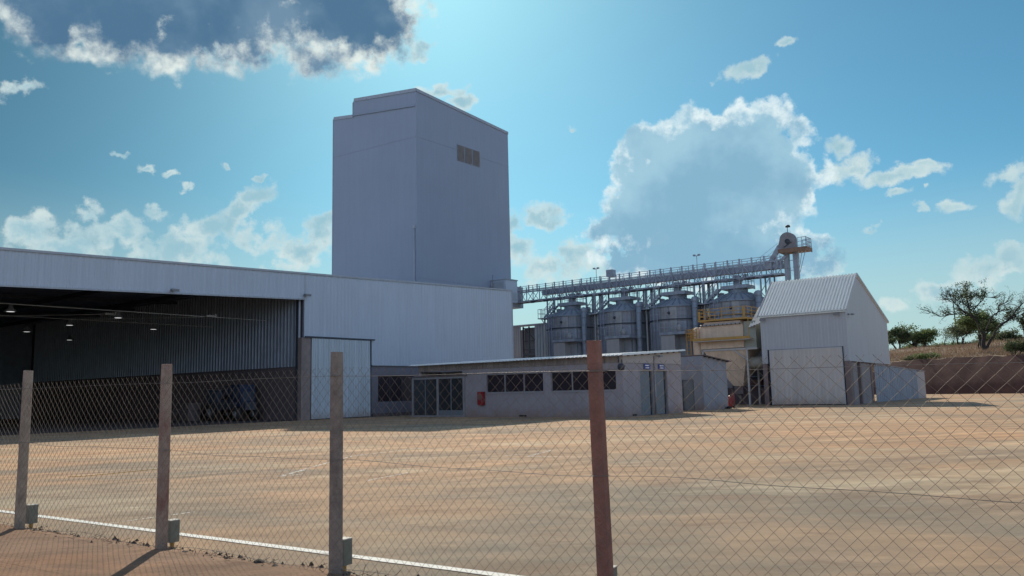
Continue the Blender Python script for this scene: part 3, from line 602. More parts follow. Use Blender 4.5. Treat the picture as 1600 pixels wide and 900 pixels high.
# ------------------------------------------------------------------ low annex with windows
def annex():
    UA, VA = -22.2, 37.97; A = thing('annex', 'low grey plastered annex with a row of dark windows and a bright-edged sheet roof', 'building', (UA, VA, 0))
    UL = -37.9; VB = 44.97
    wins = [(-31.86, -27.5, 1.45, 2.58), (-26.98, -22.60, 1.45, 2.58)]
    b = MB(A)   # long front wall with openings
    xs = [-33.6] + [x for w in wins for x in w[:2]] + [UA]
    for i in range(0, len(xs) - 1, 2): b.box(xs[i], xs[i + 1], VA, VA + .2, 0, 2.93)
    for x0, x1, z0, z1 in wins: b.box(x0, x1, VA, VA + .2, 0, z0); b.box(x0, x1, VA, VA + .2, z1, 2.93)
    b.box(-33.8, -33.6, VA, VA + 2.2, 0, 2.93); b.box(UL, -33.6, VA + 2.2, VA + 2.4, 0, 2.93); b.box(UL, UL + .2, VA + .3, VB, 0, 2.93)
    b.box(UL, UA - .3, VB - .2, VB, 0, 3.3)
    doors = [(39.87, 41.38), (41.66, 43.13)]; ys = [VA + .2] + [y for d in doors for y in d] + [VB]
    for i in range(0, len(ys) - 1, 2): b.box(UA - .2, UA, ys[i], ys[i + 1], 0, 2.55)
    b.box(UA - .2, UA, VA + .2, VB, 2.55, 2.92)
    b.box(UA - 2.4, UA - 2.2, VA + .2, VB - .2, 0, 2.9)
    b.build('wall', M['plaster'], A)
    b = MB(A); b.box(-33.6, UA - .001, VA - .02, VA, 2.62, 2.93); b.build('lintel_beam', M['plaster'], A)
    def rz(v): return 3.36 + .40 * (v - VA) / 7
    b = MB(A)
    b.corr((UL + .2, VA + .03, 2.94), (UA - 1.15, VA + .03, 2.94), (UL + .2, VA + .03, 3.33), (UA - 1.15, VA + .03, 3.33), .16, .03)
    b.box(UL + .2, UA - .3, VA + .08, VA + .14, 2.93, 3.3)
    b.build('fascia_sheeting', mat('brown_grey_sheeting', (.26, .225, .21), .7, 0, .12, 2, streak=.2), A)
    b = MB(A); b.prism([(UA - .18, VA + .02, 2.93), (UA - .18, VB, 2.93), (UA - .18, VB, rz(VB) - .02), (UA - .18, VA + .02, 3.32)], (.21, 0, 0)); b.build('end_band', M['band'], A)
    for k in range(9): v = VA + .5 + k * .78; b = MB(A); b.box(UA + .03, UA + .10, v, v + .16, rz(v) - .10, rz(v) - .02); b.build('rafter_end', M['steeldark'], A)
    b = MB(A); vf = VA - .38; ur = UA + .26
    b.prism([(UL - .2, vf, rz(vf)), (UL - .2, VB + .2, rz(VB + .2)), (UL - .2, VB + .2, rz(VB + .2) + .03), (UL - .2, vf, rz(vf) + .03)], (ur - UL + .2, 0, 0))
    b.corr((UL - .2, vf, rz(vf) + .035), (ur, vf, rz(vf) + .035), (UL - .2, VB + .2, rz(VB + .2) + .035), (ur, VB + .2, rz(VB + .2) + .035), .26, .03)
    rf = b.build('roof', M['roofw'], A)
    b = MB(A); b.corr((UL - .2, vf - .09, rz(vf) - .025), (ur, vf - .09, rz(vf) - .025), (UL - .2, vf, rz(vf) + .05), (ur, vf, rz(vf) + .05), .26, .03)
    b.prism([(ur + .01, vf, rz(vf) - .04), (ur + .01, VB + .2, rz(VB + .2) - .03), (ur - .04, VB + .2, rz(VB + .2) + .07), (ur - .04, vf, rz(vf) + .07)], (.015, 0, 0)); b.build('roof_edge', M['roofw'], rf)
    for x0, x1, z0, z1 in wins:
        b = MB(A); b.box(x0, x1, VA + .10, VA + .13, z0, z1); w = b.build('window', M['glass'], A)
        b = MB(A); n = 3
        for k in range(n + 1): x = x0 + (x1 - x0) * k / n; x = min(max(x, x0 + .025), x1 - .025); b.box(x - .03, x + .03, VA + .04, VA + .095, z0, z1)
        b.box(x0, x1, VA + .045, VA + .09, z0, z0 + .05); b.box(x0, x1, VA + .045, VA + .09, z1 - .05, z1); b.box(x0 - .03, x1 + .03, VA - .04, VA + .05, z0 - .06, z0 - .002)
        b.build('window_frame', M['frame'], w)
    for i, (y0, y1) in enumerate(doors):
        b = MB(A); b.box(UA - .13, UA - .09, y0 + .05, y1 - .28, .02, 2.5); d = b.build('door', M['doorm'], A)
        b = MB(A); b.box(UA - .15, UA - .04, y0, y0 + .05, 0, 2.55); b.box(UA - .15, UA - .04, y1 - .05, y1, 0, 2.55); b.box(UA - .15, UA - .04, y0, y1, 2.5, 2.55); b.build('door_frame', M['frame'], A)
        b = MB(A); b.box(UA - .19, UA - .16, y1 - .28, y1, 0, 2.5); b.build('doorway', M['void'], A)
        b = MB(A); b.box(UA - .09, UA - .06, y1 - .45, y1 - .33, 1.0, 1.06); b.build('handle', M['fixture'], d)
    b = MB(A); b.tube([(UA + .05, 41.5, .05), (UA + .05, 41.5, 2.6)], .055, 8); b.tube([(UA + .06, 41.5, 2.65), (UA + .06, 41.5, 3.35)], .03, 8); b.build('drain_pipe', M['frame'], A)
    for (y0, lab) in ((40.30, 'blue sign above the left grey door'), (42.03, 'blue sign above the right grey door')):
        b = MB(A); b.box(UA + .035, UA + .055, y0, y0 + .72, 2.60, 2.90); s = b.build('door_sign', M['blue'], A, label=lab)
        b = MB(A); b.box(UA + .056, UA + .059, y0 + .13, y0 + .60, 2.78, 2.84); b.box(UA + .056, UA + .059, y0 + .16, y0 + .58, 2.65, 2.70); b.build('sign_lettering', M['white'], s)
    b = MB(A); b.lathe((0, 0), [(0, 0)], 3) if 0 else None
    b.tube([(UA - .02, VA - .16, 2.70), (UA - .02, VA - .02, 2.70)], .19, 18); b.bar((UA - .02, VA - .02, 2.70), (UA - .02, VA + .0, 3.1), .05); b.tube([(UA - .02, VA - .2, 2.70), (UA - .02, VA - .16, 2.70)], .05, 8); b.build('wall_bell', M['steeldark'], A)
    b = MB(A); b.bar((UA + .08, 41.7, 3.38), (UA + .34, 41.7, 3.34), .05); b.box(UA + .28, UA + .44, 41.55, 41.85, 3.28, 3.40); b.build('flood_light', M['fixture'], A)
    # glazed porch
    vp = VA - .02; b = MB(A)
    for u in (-38.15, -35.9, -33.65): b.box(u - .08, u + .08, vp - .05, vp + .07, 0, 2.42)
    b.box(-38.2, -33.6, vp - .05, vp + .07, 2.42, 2.55); b.box(-38.2, -33.6, vp - .04, vp + .05, .0, .10)
    p = b.build('porch_frame', M['frame'], A)
    b = MB(A)
    for u in (-37.02, -34.75): b.box(u - .03, u + .03, vp - .02, vp + .04, .1, 2.42)
    for u0, u1 in ((-35.8, -33.75),): b.box(u0, u1, vp - .01, vp + .03, .1, .42)
    b.build('porch_mullions', M['doorm'], p)
    b = MB(A); b.box(-38.1, -33.7, vp + .005, vp + .02, .1, 2.42); b.build('porch_glass', mat('porch_glass', (.035, .04, .045), .15, 0, .1, 1), p)
    b = MB(A); b.box(-38.5, -33.4, vp - .12, VA + 2.3, 2.56, 2.62); b.build('porch_canopy', M['masonry'], p)
    b = MB(A); b.box(-29.3, -28.8, VA - .05, VA - .002, .04, .12); b.build('drain_outlet', M['void'], A); b = MB(A); b.box(UA + .0, UA + .03, 38.9, 39.3, .04, .13); b.build('drain_outlet', M['void'], A)
    b = MB(); 
    t = thing('fire_hose_cabinet', 'small red fire hose cabinet on the grey annex wall left of the windows', 'fire cabinet', (-32.1, VA - .01, .72))
    b = MB(t); b.box(-32.4, -31.95, VA - .22, VA - .005, .72, 1.54); c = b.build('case', M['red'], t)
    b = MB(t); b.box(-32.33, -32.02, VA - .235, VA - .222, 1.05, 1.36); b.build('glass_pane', M['brick'], c)
    b = MB(t); b.box(-32.04, -32.0, VA - .25, VA - .222, .92, 1.0); b.build('handle', M['fixture'], c)
annex()

def small_block():
    UC, VC = -22.74, 49.2; A = thing('outbuilding', 'small blue-grey plastered outbuilding with a sloping dark-edged roof, right of the annex', 'building', (UC, VC, 0))
    def z(v): return 3.6 - .085 * (v - VC)
    b = MB(A); b.box(-27, -24.25, VC, VC + .2, 0, 3.56); b.box(-24.25, -23.42, VC, VC + .2, 2.02, 3.56); b.box(-23.42, UC - .2, VC, VC + .2, 0, 3.56)
    b.prism([(UC - .2, VC, 0), (UC - .2, VC + 3.85, 0), (UC - .2, VC + 3.85, z(VC + 3.85) - .04), (UC - .2, VC, 3.56)], (.2, 0, 0))
    b.box(-27, UC - .2, VC + 3.65, VC + 3.85, 0, 3.2); b.box(-27, -26.8, VC + .2, VC + 3.65, 0, 3.2)
    b.build('wall', M['plaster2'], A)
    b = MB(A); b.box(-26.99, UC - .01, VC - .02, VC - .001, 2.88, 2.96); b.build('string_course', M['plaster'], A)
    b = MB(A); b.box(-24.2, -23.47, VC + .06, VC + .1, .02, 2.0); d = b.build('door', M['doorm'], A); b = MB(A)
    b.box(-24.25, -24.2, VC + .02, VC + .12, 0, 2.02); b.box(-23.47, -23.42, VC + .02, VC + .12, 0, 2.02); b.build('door_frame', M['steeldark'], A)
    b = MB(A); b.prism([(-27.1, VC - .05, 3.585), (-27.1, VC + 4.3, z(VC + 4.3)), (-27.1, VC + 4.3, z(VC + 4.3) + .05), (-27.1, VC - .05, 3.635)], (27.1 + UC + .22, 0, 0)); b.build('roof', M['rust'], A)
    for k in range(6): v = VC + .3 + k * .7; b = MB(A); b.box(UC, UC + .18, v, v + .1, z(v) - .09, z(v) - .015); b.build('rafter_end', M['steeldark'], A)
    t = thing('fire_extinguisher', 'red wheeled fire extinguisher standing at the corner of the small outbuilding', 'extinguisher', (-22.95, 53.9, 0))
    c = (-22.95, 53.9); b = MB(t); b.lathe(c, [(0, .08), (.17, .10), (.19, .2), (.19, .72), (.14, .84), (.05, .90), (0, .91)], 18); b.build('cylinder', M['red'], t)
    b = MB(t); b.tube([(c[0], c[1], .9), (c[0], c[1], 1.02)], .035, 8); b.bar((c[0] - .15, c[1], 1.0), (c[0] + .15, c[1], 1.05), .03); b.tube([(c[0], c[1] - .05, .98), (c[0] + .2, c[1] - .15, .8), (c[0] + .22, c[1] - .15, .4), (c[0] + .15, c[1] - .18, .25)], .018, 6); b.build('hose', M['rubber'], t)
    for s in (-.2, .2): b = MB(t); b.tube([(c[0] + s - .02, c[1] + .12, .14), (c[0] + s + .02, c[1] + .12, .14)], .14, 16); b.build('wheel', M['rubber'], t)
    c = (-23.05, 54.6); b = MB((c[0], c[1], 0)); b.lathe(c, [(0, .02), (.13, .03), (.14, .9), (.10, 1.02), (.03, 1.06), (.03, 1.15), (0, 1.15)], 14); b.build('gas_bottle', mat('dark_red_paint', (.15, .03, .035), .5), site=True, label='dark red gas bottle standing behind the red wheeled extinguisher', cat='gas bottle')
    b = MB((-22.5, 52.6, 0)); b.lathe((-22.5, 52.6), [(0, .01), (.2, .02), (.17, .16), (.05, .2), (0, .2)], 10); b.build('rubble_bag', M['rubber'], site=True, label='small black bag lying at the foot of the outbuilding wall', cat='bag')
small_block()

# ------------------------------------------------------------------ barn-like shed on the right, with its long lean-to
def barn():
    u0, u1, v0, vr, v1 = -23.42, -16.9, 61.67, 65.05, 73.7; ze, zr, zb, zc = 7.12, 9.98, 6.78, 3.22
    B = thing('tall_shed', 'tall pale clad shed with a steep white ribbed roof and a big closed sheet door', 'shed', (u1, v0, 0))
    b = MB(B)
    for a, c, lo in ((u0, -22.92, zc), (-22.92, -17.28, 4.30), (-17.28, u1, zc)): b.corr((a, v0, lo), (c, v0, lo), (a, v0, ze), (c, v0, ze), .25, .014)
    b.prism([(u1 - .06, v0, zc), (u1 - .06, v1, zc - .1), (u1 - .06, v1, zb), (u1 - .06, vr, zr - .05), (u1 - .06, v0, ze)], (.06, 0, 0))
    b.prism([(u0, v0 + .02, zc), (u0, v1, zc - .1), (u0, v1, zb), (u0, vr, zr - .05), (u0, v0 + .02, ze)], (.06, 0, 0))
    b.box(u0 + .06, u1 - .06, v0 + .01, v0 + .06, 4.35, ze); b.box(u0 + .06, u1 - .06, v1 - .1, v1, zc, zb)
    b.build('cladding', M['barn'], B)
    b = MB(B); x0, x1 = u0 - .12, u1 + .10
    b.corr((x0, v0 - .22, ze - .22), (x1, v0 - .22, ze - .22), (x0, vr, zr), (x1, vr, zr), .245, .10, prof=((0, 0), (.42, 0), (.54, 1), (.94, 1)))
    b.corr((x1, v1 + .2, zb - .10), (x0, v1 + .2, zb - .10), (x1, vr, zr), (x0, vr, zr), .235, .03)
    b.prism([(x0, v0 - .22, ze - .26), (x0, vr, zr - .04), (x0, v1 + .2, zb - .14), (x0, v1 + .2, zb - .18), (x0, vr, zr - .09), (x0, v0 - .22, ze - .30)], (x1 - x0, 0, 0))
    b.build('roof', M['roofw'], B)
    b = MB(B)
    for x in (x0 - .01, x1 + .0): b.bar((x, v0 - .24, ze - .20), (x, vr, zr + .02), .06, .16); b.bar((x, v1 + .2, zb - .08), (x, vr, zr + .02), .06, .16)
    b.bar((u1 + .02, v0, zc), (u1 + .02, v1, zc - .1), .05, .08); b.bar((-22.92, v0 - .04, 4.31), (-17.28, v0 - .04, 4.31), .06, .05)
    b.build('edge_trim', M['barn'], B)
    b = MB(B); b.corr((-22.78, v0 - .12, .06), (-17.35, v0 - .12, .06), (-22.78, v0 - .12, 4.22), (-17.35, v0 - .12, 4.22), .3, .014); b.box(-22.78, -17.35, v0 - .11, v0 - .07, .06, 4.22)
    d = b.build('door', M['barndoor'], B)
    b = MB(B); b.box(-22.80, -22.74, v0 - .14, v0 - .06, .04, 4.24); b.box(-17.39, -17.33, v0 - .14, v0 - .06, .04, 4.24); b.box(-22.8, -17.33, v0 - .14, v0 - .06, 4.2, 4.26); b.build('door_frame', M['barn'], d)
    b = MB(B); b.box(-22.95, -17.28, v0 - .06, v0 - .0, 0, 4.30); b.box(u0 + .4, u1 - .3, v0 + .6, v0 + .7, 0, 3.2); b.build('door_gap', M['void'], B)
    pk = mat('pinkish_concrete', (.20, .155, .15), .9, 0, .12, 2, bump=.2, streak=.1)
    for (a, c, e, f) in ((u0 + .0, u0 + .36, v0, v0 + .4), (-17.27, u1 + .02, v0 - .02, v0 + .62)):
        b = MB(B); b.box(a, c, e, f, 0, zc - .02); b.build('column', pk, B)
    for (e, f) in ((64.5, 65.5), (67.5, 69.0)):
        b = MB(B); b.box(-17.3, u1 - .04, e, e + .35, 0, zc - .06); b.build('column', pk, B)
    b = MB(B); b.box(-17.12, -17.0, 62.3, 63.9, 0, 3.12); b.box(-17.12, -17.0, 65.0, 67.7, 0, 3.08); b.box(-17.3, -17.2, 62, 69, 0, 3.1); b.box(u0 + .02, u0 + .12, v0 + .4, v1 - .1, 0, 3.1); b.build('side_panels', mat('dull_side_panel', (.24, .225, .23), .7, 0, .08, 1, streak=.1), B)
    for (u, v, du, dv, z) in ((-17.5, v0 - .02, 0, -1, 6.68), (u1 + .02, v0 + .55, 1, 0, 6.66), (-23.1, v0 - .02, 0, -1, 6.66)): flood(B, u, v, z, du, dv)
    b = MB(B)   # small bright canopy on the left flank
    b.corr((-24.55, 61.9, 6.10), (-23.45, 61.9, 6.45), (-24.05, 63.3, 7.80), (-23.45, 63.3, 8.0), .22, .08, prof=((0, 0), (.12, 0), (.45, 1), (.62, 1))); b.build('side_canopy', M['roofw'], B)
    # lean-to
    ul = -17.05; A = thing('lean_to', 'long low lean-to of ribbed blue-grey sheeting on the far side of the tall shed', 'shed', (ul, 69.0, 0))
    def z(v): return 3.04 - .0252 * (v - 69)
    b = MB(A); b.corr((ul, 69.0, .02), (ul, 83.8, .02), (ul, 69.0, z(69) - .04), (ul, 83.8, z(83.8) - .04), .62, .12); b.build('sheeting', M['galvdull'], A)
    b = MB(A); b.box(ul - .03, ul + .05, 83.8, 87.4, 0, z(87.4) - .03); b.box(ul - 4, ul - .04, 87.2, 87.35, 0, 2.5); b.build('plain_panel', M['whitep'], A)
    b = MB(A); b.prism([(ul + .12, 69, z(69)), (ul + .12, 87.6, z(87.6)), (ul + .12, 87.6, z(87.6) + .05), (ul + .12, 69, z(69) + .05)], (-4.3, 0, 0)); b.build('roof', M['galvdull'], A)
barn()

# ------------------------------------------------------------------ dust filter with yellow platforms
def rail(b, pts, z, h, post=.9, r=.022, mid=2):
    for (x0, y0), (x1, y1) in zip(pts, pts[1:]):
        for k in range(mid + 1): zz = z + h - k * h / (mid + 1) ; b.bar((x0, y0, zz), (x1, y1, zz), r * 2)
        L_ = math.hypot(x1 - x0, y1 - y0); n = max(1, round(L_ / post))
        for i in range(n + 1): x = x0 + (x1 - x0) * i / n; y = y0 + (y1 - y0) * i / n; b.bar((x, y, z), (x, y, z + h), r * 2.2)
def filt():
    T = thing('dust_filter', 'beige dust filter with yellow platforms and railings on thin legs, left of the tall shed', 'filter', (-26.5, 62, 0))
    vf, vk = 62.0, 65.2; be = M['beige']
    b = MB(T); b.prism([(-28.7, vf, 4.62), (-25.0, vf, 4.62), (-25.0, vf, 6.45), (-25.2, vf + 0, 6.82), (-28.2, vf, 6.82), (-28.7, vf, 6.40)], (0, vk - vf, 0)); b.build('housing', be, T)
    b = MB(T); b.box(-24.98, -24.0, vf + .15, vk, 4.5, 6.7); b.build('side_chamber', mat('greenish_beige_paint', (.33, .345, .30), .6, 0, .08, 1, streak=.1), T)
    b = MB(T); top_ = [(-28.6, vf + .02), (-24.75, vf + .02), (-24.75, vk), (-28.6, vk)]; bot = [(-26.45, vf + 1.0), (-25.65, vf + 1.0), (-25.65, vf + 1.7), (-26.45, vf + 1.7)]
    b.add([(*p, 4.58) for p in top_] + [(*p, 1.55) for p in bot], [(0, 1, 5, 4), (1, 2, 6, 5), (2, 3, 7, 6), (3, 0, 4, 7), (4, 5, 6, 7), (0, 3, 2, 1)]); b.build('hopper', be, T)
    b = MB(T); b.box(-26.4, -25.7, vf + 1.05, vf + 1.65, .9, 1.55); b.tube([(-26.05, vf + 1.35, .2), (-26.05, vf + 1.35, .95)], .16, 10); b.build('outlet_valve', M['rust'], T)
    b = MB(T); b.box(-28.75, -24.5, vf - .25, vk + .1, 6.88, 7.02); b.build('upper_platform', M['yellow'], T)
    b = MB(T); rail(b, [(-28.7, vk), (-28.7, vf - .22), (-24.55, vf - .22), (-24.55, vk)], 7.04, .86, 1.0); b.box(-28.74, -28.52, vf - .24, vf - .2, 7.04, 7.75); b.box(-24.86, -24.66, vf - .24, vf - .2, 7.04, 7.85); b.build('railing', M['yellow'], T)
    b = MB(T); b.box(-29.05, -24.2, vf - .75, vf - .02, 5.26, 5.34); b.box(-29.05, -24.15, vf - .78, vf - .74, 5.30, 5.48); b.build('lower_platform', M['yellow'], T)
    b = MB(T); b.box(-29.0, -24.2, vf - .74, vf - .03, 5.20, 5.26); b.build('platform_underside', M['whitep'], T)
    b = MB(T); rail(b, [(-29.0, vf - .7), (-29.0, vf - .05)], 5.4, .95, .6); b.bar((-29.0, vf - .72, 5.4), (-29.0, vf - .72, 6.35), .06); b.build('railing', M['yellow'], T)
    b = MB(T); b.bar((-24.25, vf - .72, 5.4), (-24.25, vf - .72, 6.9), .05); b.build('railing', M['yellow'], T)
    b = MB(T); b.tube([(-28.6, vf - .1, 6.55), (-25.1, vf - .1, 6.60)], .08, 10); m_ = b.build('air_manifold', M['whitep'], T)
    b = MB(T)
    for k in range(10): x = -28.4 + k * .36; b.tube([(x, vf - .19, 6.55), (x, vf - .10, 6.55)], .055, 8)
    b.build('valves', M['steeldark'], m_)
    b = MB(T); b.lathe((-29.15, vf + .5), [(.42, 2.2), (.42, 6.0), (.38, 6.25), (.26, 6.45), (.0, 6.52)], 20); b.tube([(-29.15, vf + .5, 6.1), (-28.6, vf + .6, 6.3)], .3, 12); b.build('duct', be, T)
    b = MB(T)
    for x in (-29.85, -29.5): b.bar((x, vf - .15, 2.2), (x, vf - .15, 6.2), .05)
    for k in range(13): b.bar((-29.85, vf - .15, 2.4 + k * .3), (-29.5, vf - .15, 2.4 + k * .3), .03)
    rail(b, [(-29.9, vf + .9), (-29.9, vf - .2), (-29.2, vf - .2)], 5.4, .9, .5); b.build('ladder', M['yellow'], T)
    legs = [(-24.77, vf + .05), (-28.55, vf + .05), (-24.9, vk - .7), (-28.55, vk - .1)]
    for x, y in legs: b = MB(T); b.box(x - .07, x + .07, y - .07, y + .07, 0, 4.6); b.build('leg', M['steelpale'], T)
    b = MB(T); b.box(-28.7, -23.9, vf - .02, vf + .10, 4.42, 4.58); b.bar((-24.8, vf + .03, 3.6), (-25.9, vf + .03, 4.45), .09); b.bar((-24.9, vk - .7, 4.5), (-24.77, vf + .05, 4.5), .1); b.build('frame', M['steelpale'], T)
    b = MB(T); b.tube([(-26.0, 63.3, 3.42), (-23.5, 63.3, 3.42)], .48, 20); b.tube([(-25.2, 63.3, 3.42), (-25.12, 63.3, 3.42)], .53, 20); b.build('cross_duct', mat('pale_duct', (.36, .36, .32), .6, 0, .1, 2), T)
    # low pit wall and the machinery behind it
    b = MB((-26, 66, 0)); b.box(-30, -23.6, 66.0, 66.2, 0, 1.4); b.build('low_wall', M['masonry'], site=True, label='low dark masonry wall under the beige dust filter', cat='wall')
    t = thing('pump_machinery', 'pipes, valves and a red-brown box behind the low wall under the dust filter', 'machinery', (-26, 68, 0))
    b = MB(t); b.box(-27.3, -25.9, 67.6, 68.6, .9, 2.05); b.build('box', M['brick'], t)
    b = MB(t)
    for x, z in ((-28.6, 3.0), (-28.0, 2.6), (-27.7, 3.4), (-25.5, 2.8)): b.tube([(x, 67.5, 0), (x, 67.5, z)], .07, 8)
    for z in (1.5, 2.3, 2.9, 3.6): b.tube([(-29, 67.6, z), (-24.2, 67.6, z + .05)], .05, 8)
    for k in range(7): x = -26.3 + k * .3; b.tube([(x, 67.9, 2.6 + .2 * (k % 3)), (x + .2, 67.9, 3.4)], .06, 6); 
    b.build('pipes', M['galvdull'], t)
    b = MB(t); b.box(-29.2, -24.0, 68.8, 69.0, 0, 3.9); b.build('panel', M['steeldark'], t)
    b = MB(t)
    for x in (-28.5, -27.95, -25.2): b.box(x - .14, x + .14, 67.3, 67.45, 1.3, 1.9)
    b.build('valve_boxes', M['whitep'], t)
filt()

# ------------------------------------------------------------------ silos
VS = 71.2
def make_silo(u):
    c = (u, VS); R_ = 2.72
    T = thing('silo', 'x', 'silo', (u, VS, 0))
    b = MB(T); pr = []
    b.lathe(c, [(R_, .6), (R_, 9.25)], 48); b.lathe(c, [(R_ + .12, 0), (R_ + .12, .6), (R_, .6)], 32); b.build('wall', M['silo'], T)
    b = MB(T)
    for k in range(20): a = k * math.pi / 10 + .1; x, y = u + math.cos(a) * (R_ + .03), VS + math.sin(a) * (R_ + .03); b.bar((x, y, .6), (x, y, 9.2), .07, .07)
    b.build('stiffeners', M['siloroof'], T)
    for z in (4.2, 7.9):
        b = MB(T); b.lathe(c, [(R_ + .02, z), (R_ + .14, z), (R_ + .14, z + .10), (R_ + .02, z + .10)], 40, smooth=False); b.build('hoop', M['steeldark'], T)
    b = MB(T)   # lighter riveted panels on the side of the viewer
    for a0, a1, z0, z1 in ((-1.85, -1.45, 6.6, 9.2), (-1.40, -1.1, 6.6, 9.2)): b.lathe(c, [(R_ + .025, z0), (R_ + .025, z1)], 6, a0=a0, a1=a1)
    b.build('pale_panels', mat('pale_silo_sheet', (.33, .34, .35), .5, .3, .15, 1.5, streak=.15) if 'palesilo' not in M else M['palesilo'], T)
    b = MB(T)
    for k in range(9): b.lathe(c, [(R_ + .03, 4.9 + k * .48), (R_ + .05, 4.92 + k * .48), (R_ + .03, 4.94 + k * .48)], 40)
    b.build('sheet_seams', M['silo'], T)
    b = MB(T); b.lathe(c, [(R_ + .16, 9.16), (R_ + .16, 9.26), (1.15, 10.02), (1.15, 10.06)], 40); b.lathe(c, [(R_ + .16, 9.16), (R_ - .1, 9.16)], 40)
    for k in range(24): a = k * math.pi / 12; b.bar((u + math.cos(a) * (R_ + .14), VS + math.sin(a) * (R_ + .14), 9.30), (u + 1.15 * math.cos(a), VS + 1.15 * math.sin(a), 10.08), .05, .05)
    rf = b.build('roof', M['siloroof'], T)
    b = MB(T); b.lathe(c, [(.9, 9.9), (.9, 10.55)], 20); b.build('roof_neck', M['siloroof'], rf)
    for vx, vy, pr in ((u - 1.4, VS - .6, [(.25, 9.6), (.25, 10.1), (.32, 10.15), (0, 10.25)]), (u + 1.8, VS + .2, [(.3, 9.5), (.3, 9.95), (.38, 10.0), (.2, 10.2), (0, 10.25)]), (u + 2.4, VS - 1.4, [(.2, 9.2), (.2, 9.7), (0, 9.85)])): b = MB(T); b.lathe((vx, vy), pr, 12); b.build('roof_vent', M['steel'], rf)
    b = MB(T); b.box(u - 1.25, u + 1.25, VS - 1.0, VS + 1.0, 10.52, 10.60); b.box(u - 1.27, u + 1.27, VS - 1.03, VS - .99, 10.45, 10.78); b.box(u + 1.25, u + 1.28, VS - 1.0, VS + 1, 10.45, 10.78); b.box(u - 1.28, u - 1.25, VS - 1.0, VS + 1, 10.45, 10.78)
    pf = b.build('top_platform', M['galvdull'], T)
    b = MB(T); rail(b, [(u - 1.2, VS + 1), (u - 1.2, VS - 1), (u + 1.2, VS - 1), (u + 1.2, VS + 1), (u - 1.2, VS + 1)], 10.78, .9, .6, .018, 1); b.build('railing', M['steel'], pf)
    b = MB(T); b.box(u - .28, u + .28, VS - .28, VS + .28, 10.6, 11.75); b.bar((u + .9, VS - .1, 11.8), (u + .2, VS - .1, 11.0), .22); b.build('filling_spout', M['steel'], T)
    # stair over the roof on the left, from the eave landing up to the platform
    b = MB(T); b.box(u - 3.5, u - 2.3, VS - 1.6, VS - .2, 9.20, 9.30)
    for y in (VS - 1.5, VS - .9): b.bar((u - 2.7, y, 9.3), (u - 1.25, y, 10.55), .06, .2); b.bar((u - 2.7, y, 10.2), (u - 1.25, y, 11.45), .04); [b.bar((u - 2.7 + .36 * k, y, 9.3 + .31 * k), (u - 2.7 + .36 * k, y, 10.2 + .31 * k), .035) for k in range(5)]
    for k in range(6): b.box(u - 2.65 + k * .25, u - 2.4 + k * .25, VS - 1.5, VS - .9, 9.4 + k * .21, 9.43 + k * .21)
    rail(b, [(u - 2.5, VS - 1.58), (u - 3.45, VS - 1.58), (u - 3.45, VS - .25)], 9.3, .95, .5, .018, 1); b.bar((u - 3.4, VS - 1.0, 9.2), (u - 2.7, VS - 1.2, 8.4), .06); b.build('roof_stair', M['galvdull'], T)
    # caged ladder and inspection hatch
    b = MB(T); x, y = u - .95, VS - R_ - .1
    for d in (-.2, .2): b.bar((x + d, y - .15, 6.9), (x + d, y - .15, 10.5), .04)
    for k in range(12): b.bar((x - .2, y - .15, 7.0 + k * .3), (x + .2, y - .15, 7.0 + k * .3), .025)
    b.box(x - .28, x + .28, y - .3, y - .02, 8.2, 9.1) if False else None
    for z in (7.6, 8.4, 9.2, 10.0):
        b.bar((x - .35, y - .15, z), (x - .35, y - .6, z), .03); b.bar((x + .35, y - .15, z), (x + .35, y - .6, z), .03); b.bar((x - .35, y - .6, z), (x + .35, y - .6, z), .03)
    b.build('ladder', M['steel'], T)
    b = MB(T); b.tube([(u + .35, VS - R_ - .08, 8.55), (u + .35, VS - R_ + .1, 8.55)], .13, 12); b.build('inspection_port', M['steeldark'], T)
    # side gantry on the right: slab, cabin, pipes
    b = MB(T); b.box(u - .3, u + 2.5, VS - R_ - .9, VS - R_ + .4, 6.42, 6.68); b.box(u + 2.2, u + 2.9, VS - 2.2, VS - 1.2, 6.42, 6.68); sp = b.build('gantry', M['galvdull'], T)
    b = MB(T); b.box(u - .2, u + 1.2, VS - R_ - .75, VS - R_ + .3, 4.9, 6.40); b.box(u - .3, u + 1.3, VS - R_ - .82, VS - R_ - .7, 4.7, 4.85); b.build('valve_cabin', M['whitep'], T)
    b = MB(T); rail(b, [(u - .3, VS - R_ - .85), (u + 2.4, VS - R_ - .85)], 6.7, .9, .55, .018, 1); b.build('gantry_railing', M['steel'], sp)
    b = MB(T); b.lathe((u + 1.5, VS - R_ - .3), [(0, 6.7), (.22, 6.72), (.25, 7.1), (.12, 7.35), (0, 7.4)], 12); b.build('motor', M['steelpale'], T)
    b = MB(T); b.tube([(u + 2.62, VS - 1.9, .3), (u + 2.62, VS - 1.9, 9.6)], .26, 12); b.lathe((u + 2.62, VS - 1.9), [(.30, 9.5), (.34, 9.7), (.2, 9.95), (0, 10.0)], 12)
    for z in (5.5, 6.2, 7.2, 8.1, 8.9): b.tube([(u + 2.62, VS - 1.9, z), (u + 2.62, VS - 1.9, z + .06)], .31, 12)
    b.build('dust_pipe', M['galvdull'], T)
    b = MB(T); b.tube([(u - 2.85, VS - 1.2, .2), (u - 2.85, VS - 1.2, 9.2)], .10, 10); b.build('downpipe', M['steelpale'], T)
    return T
M['palesilo'] = mat('pale_silo_sheet', (.30, .31, .325), .5, .3, .15, 1.5, streak=.2, dirt=(.3, .24, .2), dirt_amt=.4)
def copy_tree(o, parent=None):
    c = o.copy(); COL.objects.link(c)
    if parent: c.parent = parent
    for ch in [x for x in bpy.data.objects if x.parent == o]: copy_tree(ch, c)
    return c
